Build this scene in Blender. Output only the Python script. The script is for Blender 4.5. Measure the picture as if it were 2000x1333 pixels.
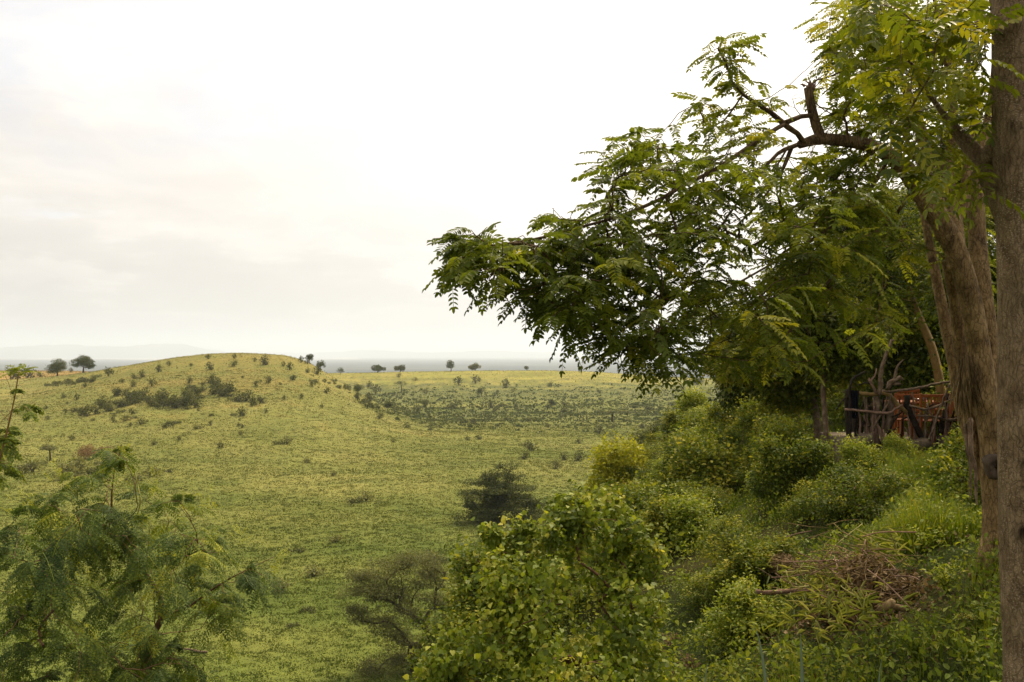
import bpy, math, random
import numpy as np
from mathutils import Vector

for o in list(bpy.data.objects):
    bpy.data.objects.remove(o)
S = bpy.context.scene
COL = S.collection
R = np.random.default_rng(11)

# ------------------------------------------------------------------ camera
F = 35 / 36 * 2000.0          # focal length in photo pixels
HY = 692.0                    # horizon row
cam = bpy.data.cameras.new('camera')
cam.lens = 35; cam.sensor_width = 36; cam.clip_start = 0.1; cam.clip_end = 200000
cam.shift_y = (HY - 666.5) / 2000
co = bpy.data.objects.new('camera', cam); COL.objects.link(co)
co.rotation_euler = (math.pi / 2, 0, 0)
S.camera = co

# ------------------------------------------------------------------ world
SUN_EL, SUN_AZ = 52, 28       # azimuth clockwise from the view direction (+y)
w = bpy.data.worlds.new('World'); S.world = w; w.use_nodes = True
nt = w.node_tree; nt.nodes.clear()


def N(nt, t, **kw):
    n = nt.nodes.new(t)
    for k, v in kw.items():
        if k in n.inputs.keys():
            n.inputs[k].default_value = v
        else:
            setattr(n, k, v)
    return n


def L(nt, a, ai, b, bi):
    nt.links.new(a.outputs[ai], b.inputs[bi])


def math_n(nt, op, a, b=None, clamp=False):
    n = nt.nodes.new('ShaderNodeMath'); n.operation = op; n.use_clamp = clamp
    for i, v in enumerate((a, b)):
        if v is None: continue
        if isinstance(v, (int, float)): n.inputs[i].default_value = v
        else: nt.links.new(v, n.inputs[i])
    return n.outputs[0]


def ramp_n(nt, src, stops, interp='LINEAR'):
    n = nt.nodes.new('ShaderNodeValToRGB'); n.color_ramp.interpolation = interp
    e = n.color_ramp.elements
    while len(e) < len(stops): e.new(0.5)
    for i, (p, c) in enumerate(stops):
        e[i].position = p
        e[i].color = (*c, 1) if len(c) == 3 else c
    nt.links.new(src, n.inputs[0])
    return n.outputs[0]


def mixc(nt, fac, a, b, mode='MIX'):
    n = nt.nodes.new('ShaderNodeMix'); n.data_type = 'RGBA'; n.blend_type = mode
    for i, v in ((0, fac), (6, a), (7, b)):
        if isinstance(v, (int, float)): n.inputs[i].default_value = v
        elif isinstance(v, tuple): n.inputs[i].default_value = (*v, 1)
        else: nt.links.new(v, n.inputs[i])
    return n.outputs[2]


sky = N(nt, 'ShaderNodeTexSky', sky_type='NISHITA', sun_disc=False)
sky.sun_elevation = math.radians(SUN_EL); sky.sun_rotation = math.radians(SUN_AZ)
sky.air_density = 1.0; sky.dust_density = 1.5
bg1 = N(nt, 'ShaderNodeBackground', Strength=0.15); L(nt, sky, 0, bg1, 'Color')
tc = N(nt, 'ShaderNodeTexCoord')
sep = N(nt, 'ShaderNodeSeparateXYZ'); L(nt, tc, 'Generated', sep, 0)
zc = math_n(nt, 'MAXIMUM', sep.outputs[2], 0.0)
den = math_n(nt, 'ADD', zc, 0.11)
cmb = N(nt, 'ShaderNodeCombineXYZ')
nt.links.new(math_n(nt, 'DIVIDE', sep.outputs[0], den), cmb.inputs[0])
nt.links.new(math_n(nt, 'DIVIDE', sep.outputs[1], den), cmb.inputs[1])


def wnoise(scale, detail, rough, off=(0, 0, 0), src=None, dist=0.0):
    mp = N(nt, 'ShaderNodeMapping'); mp.inputs['Location'].default_value = off
    nt.links.new(src or cmb.outputs[0], mp.inputs['Vector'])
    n = N(nt, 'ShaderNodeTexNoise', Scale=scale, Detail=detail, Roughness=rough, Distortion=dist)
    nt.links.new(mp.outputs[0], n.inputs['Vector'])
    return n.outputs['Fac']


# blue gaps in the cloud sheet
gap = ramp_n(nt, wnoise(0.9, 7, 0.62, (2.3, 5.1, 0), dist=0.2), [(0.60, (0, 0, 0)), (0.78, (1, 1, 1))])
# grey undersides and streaks
grey = ramp_n(nt, wnoise(0.95, 10, 0.62, (7.7, 1.2, 3), dist=0.35), [(0.44, (0, 0, 0)), (0.60, (1, 1, 1))])
# brighter towards the veiled sun
sd = (math.cos(math.radians(SUN_EL)) * math.sin(math.radians(SUN_AZ)),
      math.cos(math.radians(SUN_EL)) * math.cos(math.radians(SUN_AZ)), math.sin(math.radians(SUN_EL)))
dot = N(nt, 'ShaderNodeVectorMath', operation='DOT_PRODUCT'); L(nt, tc, 'Generated', dot, 0)
dot.inputs[1].default_value = sd
glow = math_n(nt, 'POWER', math_n(nt, 'MAXIMUM', dot.outputs['Value'], 0.0), 4.0)
base = ramp_n(nt, zc, [(0.0, (0.62, 0.655, 0.70)), (0.010, (0.67, 0.68, 0.69)), (0.026, (0.79, 0.75, 0.71)), (0.11, (0.93, 0.88, 0.825)), (0.3, (0.98, 0.94, 0.885)), (0.5, (1.0, 0.95, 0.88))])
lit = mixc(nt, 1.0, base, (1, 1, 1), 'MULTIPLY')
mpd = N(nt, 'ShaderNodeMapping'); mpd.inputs['Scale'].default_value = (1, 1, 3.4); L(nt, tc, 'Generated', mpd, 'Vector')
cum = ramp_n(nt, wnoise(8.5, 12, 0.56, (4.2, 1.1, 6.15), src=mpd.outputs[0], dist=0.3), [(0.47, (0, 0, 0)), (0.52, (.75, .75, .75)), (0.62, (1, 1, 1))])
cum = math_n(nt, 'MULTIPLY', cum, ramp_n(nt, sep.outputs[2], [(0.014, (0, 0, 0)), (0.03, (1, 1, 1)), (0.085, (1, 1, 1)), (0.15, (0, 0, 0))]))
greyamt = math_n(nt, 'MULTIPLY', grey, 0.42)
mpc = N(nt, 'ShaderNodeMapping'); mpc.inputs['Scale'].default_value = (1, 1, 2.6); L(nt, tc, 'Generated', mpc, 'Vector')
puff = ramp_n(nt, wnoise(5.0, 12, 0.60, (1.7, 4.4, 9.3), src=mpc.outputs[0], dist=0.25), [(0.46, (0, 0, 0)), (0.53, (.6, .6, .6)), (.66, (1, 1, 1))])
lit = mixc(nt, math_n(nt, 'MULTIPLY', puff, 0.60), lit, (0.76, 0.715, 0.675))
for (gx_, gy_, w0_) in ((190, 10, .986), (470, 70, .993), (800, 95, .997)):      # thin places where the blue shows through
    gd = Vector(((gx_ - 1000) / F, 1, (HY - gy_) / F)).normalized()
    dg = N(nt, 'ShaderNodeVectorMath', operation='DOT_PRODUCT'); L(nt, tc, 'Generated', dg, 0); dg.inputs[1].default_value = gd
    gm = math_n(nt, 'MULTIPLY', ramp_n(nt, dg.outputs['Value'], [(w0_, (0, 0, 0)), ((w0_ + 1) / 2, (1, 1, 1))]), ramp_n(nt, wnoise(7.0, 8, 0.6, (3, gx_ * .01, 1), src=mpc.outputs[0], dist=0.4), [(0.36, (0, 0, 0)), (0.56, (1, 1, 1))]))
    lit = mixc(nt, math_n(nt, 'MULTIPLY', gm, 0.6), lit, (0.66, 0.70, 0.80))
lit = mixc(nt, math_n(nt, 'MULTIPLY', cum, 0.74), mixc(nt, 1.0, lit, (1.07, 1.06, 1.05), 'MULTIPLY'), (0.74, 0.695, 0.65))
c1 = mixc(nt, greyamt, lit, (0.76, 0.715, 0.68))
c1 = mixc(nt, glow, c1, mixc(nt, 1.0, c1, (1.0, 0.93, 0.80), 'MULTIPLY'))
fact = math_n(nt, 'MULTIPLY', math_n(nt, 'ADD', math_n(nt, 'MULTIPLY', glow, 1.4), 0.50), 1.0)
strn = math_n(nt, 'MULTIPLY', fact, 1.0)
bg2 = N(nt, 'ShaderNodeBackground'); nt.links.new(c1, bg2.inputs['Color']); nt.links.new(strn, bg2.inputs['Strength'])
ms = N(nt, 'ShaderNodeMixShader')
gz = math_n(nt, 'MULTIPLY', gap, 0.35)
cov = math_n(nt, 'SUBTRACT', 1.0, gz)
nt.links.new(cov, ms.inputs[0]); L(nt, bg1, 0, ms, 1); L(nt, bg2, 0, ms, 2)
wo = N(nt, 'ShaderNodeOutputWorld'); L(nt, ms, 0, wo, 0)

# ------------------------------------------------------------------ sun
sl = bpy.data.lights.new('sun', 'SUN'); sl.energy = 2.7; sl.angle = math.radians(12); sl.color = (1, 0.83, 0.58)
so = bpy.data.objects.new('sun', sl); COL.objects.link(so)
so.rotation_euler = Vector(sd).to_track_quat('Z', 'Y').to_euler()

S.view_settings.view_transform = 'Standard'; S.view_settings.look = 'None'
S.view_settings.gamma = 1; S.view_settings.exposure = 0.82
S.cycles.max_bounces = 7; S.cycles.diffuse_bounces = 5; S.cycles.glossy_bounces = 2
S.cycles.transmission_bounces = 3; S.cycles.volume_bounces = 1; S.cycles.transparent_max_bounces = 4
S.cycles.caustics_reflective = False; S.cycles.caustics_refractive = False


# ------------------------------------------------------------------ helpers
def P(px, py, d):
    return np.array([(px - 1000) / F * d, d, (HY - py) / F * d], float)


def mesh_np(name, V, faces, mats, tint=None, col=None, smooth=True, parent=None, link=True, midx=None):
    me = bpy.data.meshes.new(name)
    V = np.asarray(V, np.float32)
    me.vertices.add(len(V)); me.vertices.foreach_set('co', V.ravel())
    tot = sum(f.size for f in faces)
    me.loops.add(tot)
    me.loops.foreach_set('vertex_index', np.concatenate([f.ravel() for f in faces]).astype(np.int32))
    starts = []; s = 0
    for f in faces:
        starts.append(s + np.arange(len(f)) * f.shape[1]); s += f.size
    starts = np.concatenate(starts).astype(np.int32)
    me.polygons.add(len(starts)); me.polygons.foreach_set('loop_start', starts)
    if midx is not None: me.polygons.foreach_set('material_index', midx.astype(np.int32))
    me.update(calc_edges=True)
    me.polygons.foreach_set('use_smooth', np.full(len(starts), smooth))
    if tint is not None:
        a = me.attributes.new('tint', 'FLOAT', 'POINT'); a.data.foreach_set('value', np.asarray(tint, np.float32))
    if col is not None:
        a = me.attributes.new('col', 'FLOAT_COLOR', 'POINT')
        c4 = np.ones((len(V), 4), np.float32); c4[:, :3] = col
        a.data.foreach_set('color', c4.ravel())
    for m in (mats if isinstance(mats, (list, tuple)) else [mats]): me.materials.append(m)
    o = bpy.data.objects.new(name, me)
    if link: COL.objects.link(o)
    if parent is not None: o.parent = parent
    return o


class MB:
    def __init__(s): s.V = []; s.F = {}; s.T = []; s.C = []; s.n = 0

    def add(s, V, Fs, tint=0.5, col=None):
        V = np.asarray(V, float).reshape(-1, 3)
        for f in (Fs if isinstance(Fs, list) else [Fs]):
            s.F.setdefault(f.shape[1], []).append(np.asarray(f) + s.n)
        s.V.append(V); s.T.append(np.broadcast_to(np.asarray(tint, float), (len(V),)))
        if col is not None: s.C.append(np.broadcast_to(np.asarray(col, float), (len(V), 3)))
        s.n += len(V)

    def build(s, name, mat, parent=None, smooth=True, offset=None):
        V = np.concatenate(s.V)
        if offset is not None: V = V - np.asarray(offset)
        fs = [np.concatenate(v) for v in s.F.values()]
        return mesh_np(name, V, fs, mat, tint=np.concatenate(s.T), col=np.concatenate(s.C) if s.C else None, smooth=smooth, parent=parent)


def tag(o, label, cat, group=None, kind=None):
    if label: o['label'] = label
    if cat: o['category'] = cat
    if group: o['group'] = group
    if kind: o['kind'] = kind
    return o


def thing(name, label, cat, loc=(0, 0, 0), group=None):
    o = bpy.data.objects.new(name, None); COL.objects.link(o)
    o.location = tuple(float(v) for v in loc); o.empty_display_size = 0.3
    return tag(o, label, cat, group)


def copy_tree(o, parent=None):
    c = o.copy(); COL.objects.link(c); c.parent = parent
    for ch in list(o.children): copy_tree(ch, c)
    return c


def nrm(v):
    v = np.asarray(v, float)
    return v / np.maximum(np.linalg.norm(v, axis=-1, keepdims=True), 1e-9)


def smooth_poly(pts, step):
    """Catmull-Rom through the points, resampled about every step."""
    p = np.asarray(pts, float)
    if len(p) < 3:
        n = max(2, int(np.linalg.norm(p[-1, :3] - p[0, :3]) / step) + 1)
        return p[0] + (p[-1] - p[0]) * np.linspace(0, 1, n)[:, None]
    q = np.vstack([2 * p[0] - p[1], p, 2 * p[-1] - p[-2]])
    out = []
    for i in range(len(p) - 1):
        a, b, c, d = q[i:i + 4]
        n = max(1, int(np.linalg.norm(c[:3] - b[:3]) / step))
        t = (np.arange(n) / n)[:, None]
        out.append(.5 * (2 * b + (c - a) * t + (2 * a - 5 * b + 4 * c - d) * t * t + (3 * b - a - 3 * c + d) * t ** 3))
    out.append(p[-1:])
    return np.vstack(out)


def tube(mb, pts, rad, sides=6, tint=0.5, cap=True, bump=0.0, rng=R):
    pts = np.asarray(pts, float); n = len(pts)
    rad = np.broadcast_to(np.asarray(rad, float), (n,))
    t = np.gradient(pts, axis=0); t = nrm(t)
    ref = np.array([0, 0, 1.0]) if abs(t[0, 2]) < .9 else np.array([1.0, 0, 0])
    u = np.zeros((n, 3)); a = nrm(np.cross(t[0], ref))
    for i in range(n):
        a = a - t[i] * np.dot(a, t[i]); a = a / max(np.linalg.norm(a), 1e-9); u[i] = a
    v = np.cross(t, u)
    th = np.arange(sides) / sides * 2 * math.pi
    rr = rad[:, None] * np.ones((1, sides))
    if bump: rr = rr * (1 + bump * rng.normal(size=(n, sides)))
    V = pts[:, None] + rr[..., None] * (np.cos(th)[None, :, None] * u[:, None] + np.sin(th)[None, :, None] * v[:, None])
    i = np.arange(n - 1)[:, None] * sides; j = np.arange(sides)[None]; k = (j + 1) % sides
    q = np.stack([i + j, i + k, i + sides + k, i + sides + j], -1).reshape(-1, 4)
    V = V.reshape(-1, 3); fs = [q]
    if cap:
        V = np.vstack([V, pts[0], pts[-1] + t[-1] * rad[-1] * .3])
        c0 = n * sides; jj = np.arange(sides); kk = (jj + 1) % sides
        fs.append(np.vstack([np.stack([kk, jj, np.full(sides, c0)], -1),
                             np.stack([(n - 1) * sides + jj, (n - 1) * sides + kk, np.full(sides, c0 + 1)], -1)]))
    mb.add(V, fs, tint)


LEAF = {  # (along, across, up) and quads
    'oval': (np.array([(0, 0, 0), (.30, .50, .06), (.72, .42, .03), (1, 0, -.10), (.72, -.42, .03), (.30, -.50, .06)]), np.array([(0, 3, 2, 1), (0, 5, 4, 3)])),
    'heart': (np.array([(0, 0, 0), (-.06, .30, .04), (.25, .56, .05), (.65, .36, 0), (1.05, 0, -.16), (.65, -.36, 0), (.25, -.56, .05), (-.06, -.30, .04)]), np.array([(0, 3, 2, 1), (0, 7, 6, 5), (0, 5, 4, 3)])),
    'dia': (np.array([(0, 0, 0), (.45, .5, .05), (1, 0, -.06), (.45, -.5, .05)]), np.array([(0, 3, 2, 1)])),
    'blade': (np.array([(0, .5, 0), (.5, .42, .0), (1, 0, -.35), (.5, -.42, 0.0), (0, -.5, 0)]), np.array([(0, 4, 3, 1)])),
}


def leaves(mb, pos, dr, up, ln, wd, tint, shape='dia', col=None):
    T, Q = LEAF[shape]
    pos = np.asarray(pos, float); n = len(pos)
    if n == 0: return
    dr = nrm(dr); sd_ = nrm(np.cross(dr, up)); nn = np.cross(sd_, dr)
    ln = np.broadcast_to(ln, (n,))[:, None, None]; wd = np.broadcast_to(wd, (n,))[:, None, None]
    V = pos[:, None] + ln * T[None, :, 0:1] * dr[:, None] + wd * T[None, :, 1:2] * sd_[:, None] + ln * T[None, :, 2:3] * nn[:, None]
    m = len(T)
    fs = (np.arange(n)[:, None, None] * m + Q[None]).reshape(-1, 4)
    fl = [fs]
    if shape == 'blade':
        fl.append((np.arange(n)[:, None] * m + np.array([[1, 3, 2]])).reshape(-1, 3))
    tt = np.repeat(np.broadcast_to(tint, (n,)), m)
    cc = None if col is None else np.repeat(col, m, axis=0)
    mb.add(V.reshape(-1, 3), fl, tt, cc)


def pinnate(mb, base, dr, up, ln, rng, K=8, lf=.045, wf=.019, droop=.5, tint=.5, shape='oval', stalk=None, jitter=.25):
    """Compound leaves: base, direction (N,3), rachis length (N)."""
    base = np.asarray(base, float); n = len(base)
    if n == 0: return
    dr = nrm(dr); side = nrm(np.cross(dr, up)); nn = np.cross(side, dr)
    ln = np.broadcast_to(ln, (n,)); tint = np.broadcast_to(tint, (n,))
    t = np.linspace(.16, 1, K)
    droop = np.broadcast_to(droop, (n,))
    dv = np.zeros((n, 3)); dv[:, 2] = -1
    pos = base[:, None] + dr[:, None] * (ln[:, None] * t[None])[..., None] + dv[:, None] * (droop[:, None] * ln[:, None] * t[None] ** 2)[..., None]
    tan = nrm(dr[:, None] + dv[:, None] * (2 * droop[:, None] * t[None])[..., None])
    for s in (-1, 1):
        d2 = nrm(side[:, None] * s * .95 + tan * .42 + rng.normal(0, jitter * .4, (n, K, 3)) + dv[:, None] * .22)
        u2 = nn[:, None] + rng.normal(0, jitter, (n, K, 3))
        sz = lf * (1 - .35 * np.abs(t - .55)[None]) * rng.uniform(.8, 1.15, (n, 1)) * np.ones((n, K))
        tt = np.repeat((tint + rng.normal(0, .05, n))[:, None], K, 1)
        leaves(mb, pos.reshape(-1, 3), d2.reshape(-1, 3), u2.reshape(-1, 3), sz.ravel(), (sz * wf / lf).ravel(), tt.ravel(), shape)
    d3 = tan[:, -1]
    leaves(mb, pos[:, -1], d3, nn, lf, wf, tint, shape)
    if stalk is not None:
        tt = np.array([0, .35, .7, 1.0])
        c = base[:, None] + dr[:, None] * (ln[:, None] * tt)[..., None] + dv[:, None] * (droop[:, None] * ln[:, None] * tt ** 2)[..., None]
        w_ = side[:, None] * stalk
        V = np.stack([c - w_, c + w_], 2).reshape(-1, 3)
        b = np.arange(n)[:, None] * 8 + np.arange(3)[None] * 2
        mb.add(V, np.stack([b, b + 1, b + 3, b + 2], -1).reshape(-1, 4), .35)


class Tree:
    """Branch skeleton grown out to target points; keeps parents so radii follow the load."""
    def __init__(s, step, cap=60000):
        s.p = np.zeros((cap, 3)); s.d = np.zeros((cap, 3)); s.par = np.full(cap, -1); s.g = np.zeros(cap); s.n = 0
        s.step = step; s.ch = []; s.tips = []

    def _add(s, p, d, par, g=0.0):
        s.p[s.n] = p; s.d[s.n] = d; s.par[s.n] = par; s.g[s.n] = g; s.n += 1
        return s.n - 1

    def limb(s, pts, step=None):
        """pts: rows of x, y, z, radius, drawn as given; starts at the nearest node"""
        q = smooth_poly(pts, step or s.step); par = -1; ids = []
        if s.n:
            par = int(np.argmin(((s.p[:s.n] - q[0, :3]) ** 2).sum(1))); ids = [par]
        d = nrm(np.gradient(q[:, :3], axis=0))
        for i in range(len(q)):
            par = s._add(q[i, :3], d[i], par, q[i, 3]); ids.append(par)
        s.ch.append((ids, True)); return s

    def grow(s, targets, rng, droop=.15, wob=.06, back=.5, start=0, sort=True):
        t = np.asarray(targets, float)
        if sort:
            k = min(s.n, 400); sel = np.linspace(start, s.n - 1, k).astype(int)
            dd = np.min(((t[:, None] - s.p[sel][None]) ** 2).sum(2), 1); t = t[np.argsort(dd)]
        for q in t:
            v = q - s.p[start:s.n]; L_ = np.sqrt((v ** 2).sum(1)) + 1e-6
            cs = (v * s.d[start:s.n]).sum(1) / L_
            i = int(np.argmin(L_ * (1 + back * (1 - cs)))) + start
            Ln = L_[i - start]; p0 = s.p[i]; d0 = s.d[i]
            c1 = p0 + (d0 * .5 + nrm(q - p0) * .5) * Ln * .4
            c2 = q - nrm(q - p0 + np.array([0, 0, -droop * Ln])) * Ln * .35
            m = max(2, int(Ln / s.step) + 1)
            tt = (np.arange(1, m + 1) / m)[:, None]
            c = (1 - tt) ** 3 * p0 + 3 * (1 - tt) ** 2 * tt * c1 + 3 * (1 - tt) * tt ** 2 * c2 + tt ** 3 * q
            c[:-1] += rng.normal(0, wob * s.step, (m - 1, 3)) if m > 1 else 0
            prev = p0; ids = [i]; par = i
            for r in c:
                par = s._add(r, nrm(r - prev), par); ids.append(par); prev = r
            s.ch.append((ids, False)); s.tips.append(ids)
        return s

    def bark(s, mb, tipr, expo=.45, sides=(3, 5, 10), bump=0, rmax=None, rng=R):
        cnt = np.ones(s.n)
        for i in range(s.n - 1, 0, -1):
            if s.par[i] >= 0: cnt[s.par[i]] += cnt[i] * (1 if True else 0)
        cnt /= 3.0
        r = tipr * np.maximum(cnt, 1) ** expo
        if rmax: r = np.minimum(r, rmax)
        s.r = np.where(s.g[:s.n] > 0, s.g[:s.n], r)
        for ids, manual in s.ch:
            rr = s.r[ids].copy(); pp = s.p[ids]
            if not manual: rr[0] = min(rr[0], rr[1] * 1.15)
            elif len(ids) > 1 and ids[0] != ids[1] - 1: rr[0] = rr[1]
            big = rr.max()
            tube(mb, pp, rr, sides[0] if big < tipr * 3 else (sides[1] if big < tipr * 12 else sides[2]), cap=manual, bump=bump if manual else 0, rng=rng)

    def ends(s, k=4):
        """points and directions along the last k nodes of each twig"""
        pos = []; d = []; which = []
        for j, ids in enumerate(s.tips):
            for i in ids[-k:]: pos.append(s.p[i]); d.append(s.d[i]); which.append(j)
        return np.array(pos), np.array(d), np.array(which)


_ph = np.random.default_rng(5)
_W = _ph.normal(size=(40, 2)); _W /= np.linalg.norm(_W, axis=1)[:, None]; _O = _ph.uniform(0, 6.28, 40)


def fbm(x, y, scale, octs=4, seed=0):
    out = 0; a = 1; tot = 0
    for o in range(octs):
        f = 2 ** o / scale
        v = 0
        for k in range(5):
            i = (seed * 7 + o * 5 + k) % 40
            v = v + np.sin((x * _W[i, 0] + y * _W[i, 1]) * f * 6.28 * (1 + .23 * k) + _O[i] + 1.7 * np.sin((x * _W[(i + 9) % 40, 0] + y * _W[(i + 9) % 40, 1]) * f * 3.1 + _O[(i + 3) % 40]))
        out = out + v / 2.6 * a; tot += a; a *= .55
    return out / tot


def knots(mb, spots, first=0):
    """healed branch scars: swell the bark in a ring about each spot (x, y, z, radius) and darken its eye"""
    for i in range(first, len(mb.V)):
        V = mb.V[i]; T = np.array(mb.T[i])
        c = V.mean(0); hit_ = False
        for sx, sy, sz, r_ in spots:
            v = V - (sx, sy, sz); q = np.sqrt((v ** 2).sum(1)) / r_
            if q.min() > 2: continue
            near = V[q < 2.5].mean(0); out = nrm(np.array([sx, sy, sz]) - near)
            V += out * (r_ * (.42 * np.exp(-((q - .75) / .45) ** 2) - .25 * np.exp(-(q / .4) ** 2)))[:, None]
            T = np.where(q < .6, .0, T); T = np.where((q >= .6) & (q < 1.5), np.minimum(T, .3), T); hit_ = True
        if hit_: mb.T[i] = T


# ------------------------------------------------------------------ the lie of the land
DROW = np.array([60, 100, 150, 220, 300, 360, 400, 440, 520, 620, 720, 860, 1200, 2000, 5000, 60000.])
TAB = {
    -900: [-25, -25, -24.5, -23, -19, -16, -14, -13, -12, -11.5, -12, -20, -50, -88, -90, -90],
    0:    [-25, -25, -24.5, -23, -19, -15.5, -13.5, -12.3, -12, -11.3, -12, -20, -50, -88, -90, -90],
    110:  [-25, -25, -24.5, -22.8, -17.5, -12.8, -11.2, -10.3, -11.5, -11.6, -12, -20, -50, -88, -90, -90],
    200:  [-25, -25, -24.5, -22.6, -16.5, -10.2, -7.8, -7.2, -11, -12, -13, -20, -50, -88, -90, -90],
    300:  [-25, -25, -24.5, -22.3, -15.2, -7.2, -3.3, -3.0, -9, -13, -14, -20, -50, -88, -90, -90],
    380:  [-25, -25, -24.5, -22.2, -14.6, -5.8, -1.0, -0.6, -8, -13, -14, -20, -50, -88, -90, -90],
    460:  [-25, -25, -24.5, -22.2, -14.4, -5.4, .2, .4, -8, -14, -14, -20, -50, -88, -90, -90],
    550:  [-25, -25, -24.6, -22.3, -15.0, -6.0, -.4, -.5, -9, -14, -14, -20, -50, -88, -90, -90],
    600:  [-25, -25, -24.6, -22.5, -16.0, -8.2, -3.4, -4.2, -12, -16, -14, -20, -50, -88, -90, -90],
    650:  [-25, -25, -24.7, -22.8, -17.8, -12.6, -9.6, -11, -18, -18, -14, -20, -50, -88, -90, -90],
    700:  [-25, -25, -24.8, -23.2, -20.0, -17.0, -16.2, -18, -23, -21, -13.8, -20, -50, -88, -90, -90],
    760:  [-25, -25, -24.9, -23.6, -22.0, -21.1, -21.8, -24, -26, -22, -13.2, -20, -50, -88, -90, -90],
    850:  [-25, -25, -25, -24.3, -24.2, -25.1, -26.2, -27.0, -26, -21.5, -12.6, -20, -50, -88, -90, -90],
    950:  [-25, -25, -25, -24.6, -24.6, -25.3, -26.2, -26.6, -25.3, -21, -12.1, -20, -50, -88, -90, -90],
    1050: [-25, -25, -25, -24.8, -25.0, -25.4, -25.8, -26, -25, -20.5, -12.0, -20, -50, -88, -90, -90],
    1150: [-25, -25, -25, -25, -25.1, -25.4, -25.6, -25.8, -25, -20.5, -13, -20, -50, -88, -90, -90],
    1280: [-25, -25, -25, -25, -25.2, -25.5, -25.7, -25.8, -25.2, -21.5, -16.2, -22, -50, -88, -90, -90],
    1440: [-25, -25, -25, -25, -25.2, -25.5, -25.7, -25.8, -25.2, -22.5, -18.5, -24, -50, -88, -90, -90],
    1700: [-25, -25, -25, -25, -25.2, -25.5, -25.7, -25.8, -25.2, -22, -19, -24, -50, -88, -90, -90],
    2600: [-25, -25, -25, -25, -25.2, -25.5, -25.7, -25.8, -25.2, -22, -19, -24, -50, -88, -90, -90],
}
TC = np.array(sorted(TAB)); TT = np.array([TAB[c] for c in TC], float)


def hermite(xk, Y, x):
    """Y (K, ...) with K along axis 0, x (N); columns picked elementwise when Y is (K, N)"""
    h = np.diff(xk); dl = np.diff(Y, axis=0) / h.reshape(-1, *([1] * (Y.ndim - 1)))
    m = np.zeros_like(Y)
    a, b = dl[:-1], dl[1:]
    m[1:-1] = np.where(a * b > 0, 2 * a * b / (a + b + 1e-12 * np.sign(a + b + 1e-30)), 0)
    m[0] = dl[0]; m[-1] = dl[-1]
    i = np.clip(np.searchsorted(xk, x) - 1, 0, len(xk) - 2)
    t = np.clip((x - xk[i]) / h[i], 0, 1); hh = h[i]
    if Y.ndim == 2 and Y.shape[1] == len(x):
        j = np.arange(len(x)); g = lambda A, k: A[k, j]
    else:
        g = lambda A, k: A[k]
    t2, t3 = t * t, t * t * t
    return (2 * t3 - 3 * t2 + 1) * g(Y, i) + (t3 - 2 * t2 + t) * hh * g(m, i) + (-2 * t3 + 3 * t2) * g(Y, i + 1) + (t3 - t2) * hh * g(m, i + 1)


def edge_x(y):
    y = np.asarray(y, float)
    e = 1.5 + np.where(y < 0, .1 * y, .2 * y)
    return e + np.where(y > 55, (y - 55) * .9, 0) + .5 * np.sin(y * .21 + 1) + .25 * np.sin(y * .63)


def esc(x, y):
    s = (edge_x(y) - x) * .975
    k = 1.3
    ramp = np.where(s > 12, s, k * np.log1p(np.exp(np.clip(s / k, -30, 12))))
    return -1.5 - .032 * np.clip(y - 8, 0, 15) - .85 * ramp * (1 + .22 * np.clip((s - 3) / 20, 0, 1)), s


def land(x, y):
    x = np.atleast_1d(np.asarray(x, float)).ravel(); y = np.atleast_1d(np.asarray(y, float)).ravel()
    r = np.hypot(x, y); az = np.arctan2(x, y)
    azc = np.clip(az, -.72, .70)
    px = np.clip(1000 + F * np.tan(azc), TC[0], TC[-1])
    d = np.clip(r * np.cos(azc), 60.1, 59999)
    z = np.zeros(len(x))
    for a in range(0, len(x), 200000):
        sl_ = slice(a, a + 200000)
        rows = np.stack([hermite(TC.astype(float), TT[:, k], px[sl_]) for k in range(len(DROW))])
        z[sl_] = hermite(np.log(DROW), rows, np.log(d[sl_]))
    amp = np.clip((r - 50) / 150, 0, 1)
    nearc = np.clip(1.6 - r / 700, .0, 1)
    z = z + amp * nearc * (.45 * fbm(x, y, 90, 3, 1) + .16 * fbm(x, y, 22, 3, 2)) + .1 * fbm(x, y, 9, 2, 3) * np.clip(1.5 - r / 300, 0, 1)
    e, s = esc(x, y)
    e = e + .10 * fbm(x, y, 6, 3, 4) * np.clip((s + 4) / 6, .25, 2.0) + np.clip(s / 10, 0, 1) * .5 * fbm(x, y, 14, 3, 6)
    k = 1.2
    m = np.maximum(e, z); dd = np.abs(e - z)
    z2 = m + k * np.log1p(np.exp(-np.clip(dd / k, 0, 30)))
    return np.where(r < 400, z2, np.maximum(z, -95))


def zat(x, y): return float(land([x], [y])[0])


def hit(px, py, dmin=4.0, dmax=1500.0):
    """where the sight line through a photo pixel meets the land"""
    d = np.exp(np.linspace(math.log(dmin), math.log(dmax), 900))
    x = (px - 1000) / F * d; z = (HY - py) / F * d
    h = land(x, d)
    k = np.argmax(h >= z)
    if h[k] < z[k]: k = int(np.argmin(z - h))
    return np.array([x[k], d[k], h[k]])


# ------------------------------------------------------------------ materials
def new_mat(name):
    m = bpy.data.materials.new(name); m.use_nodes = True
    nt = m.node_tree; nt.nodes.clear()
    out = N(nt, 'ShaderNodeOutputMaterial')
    return m, nt, out


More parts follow.
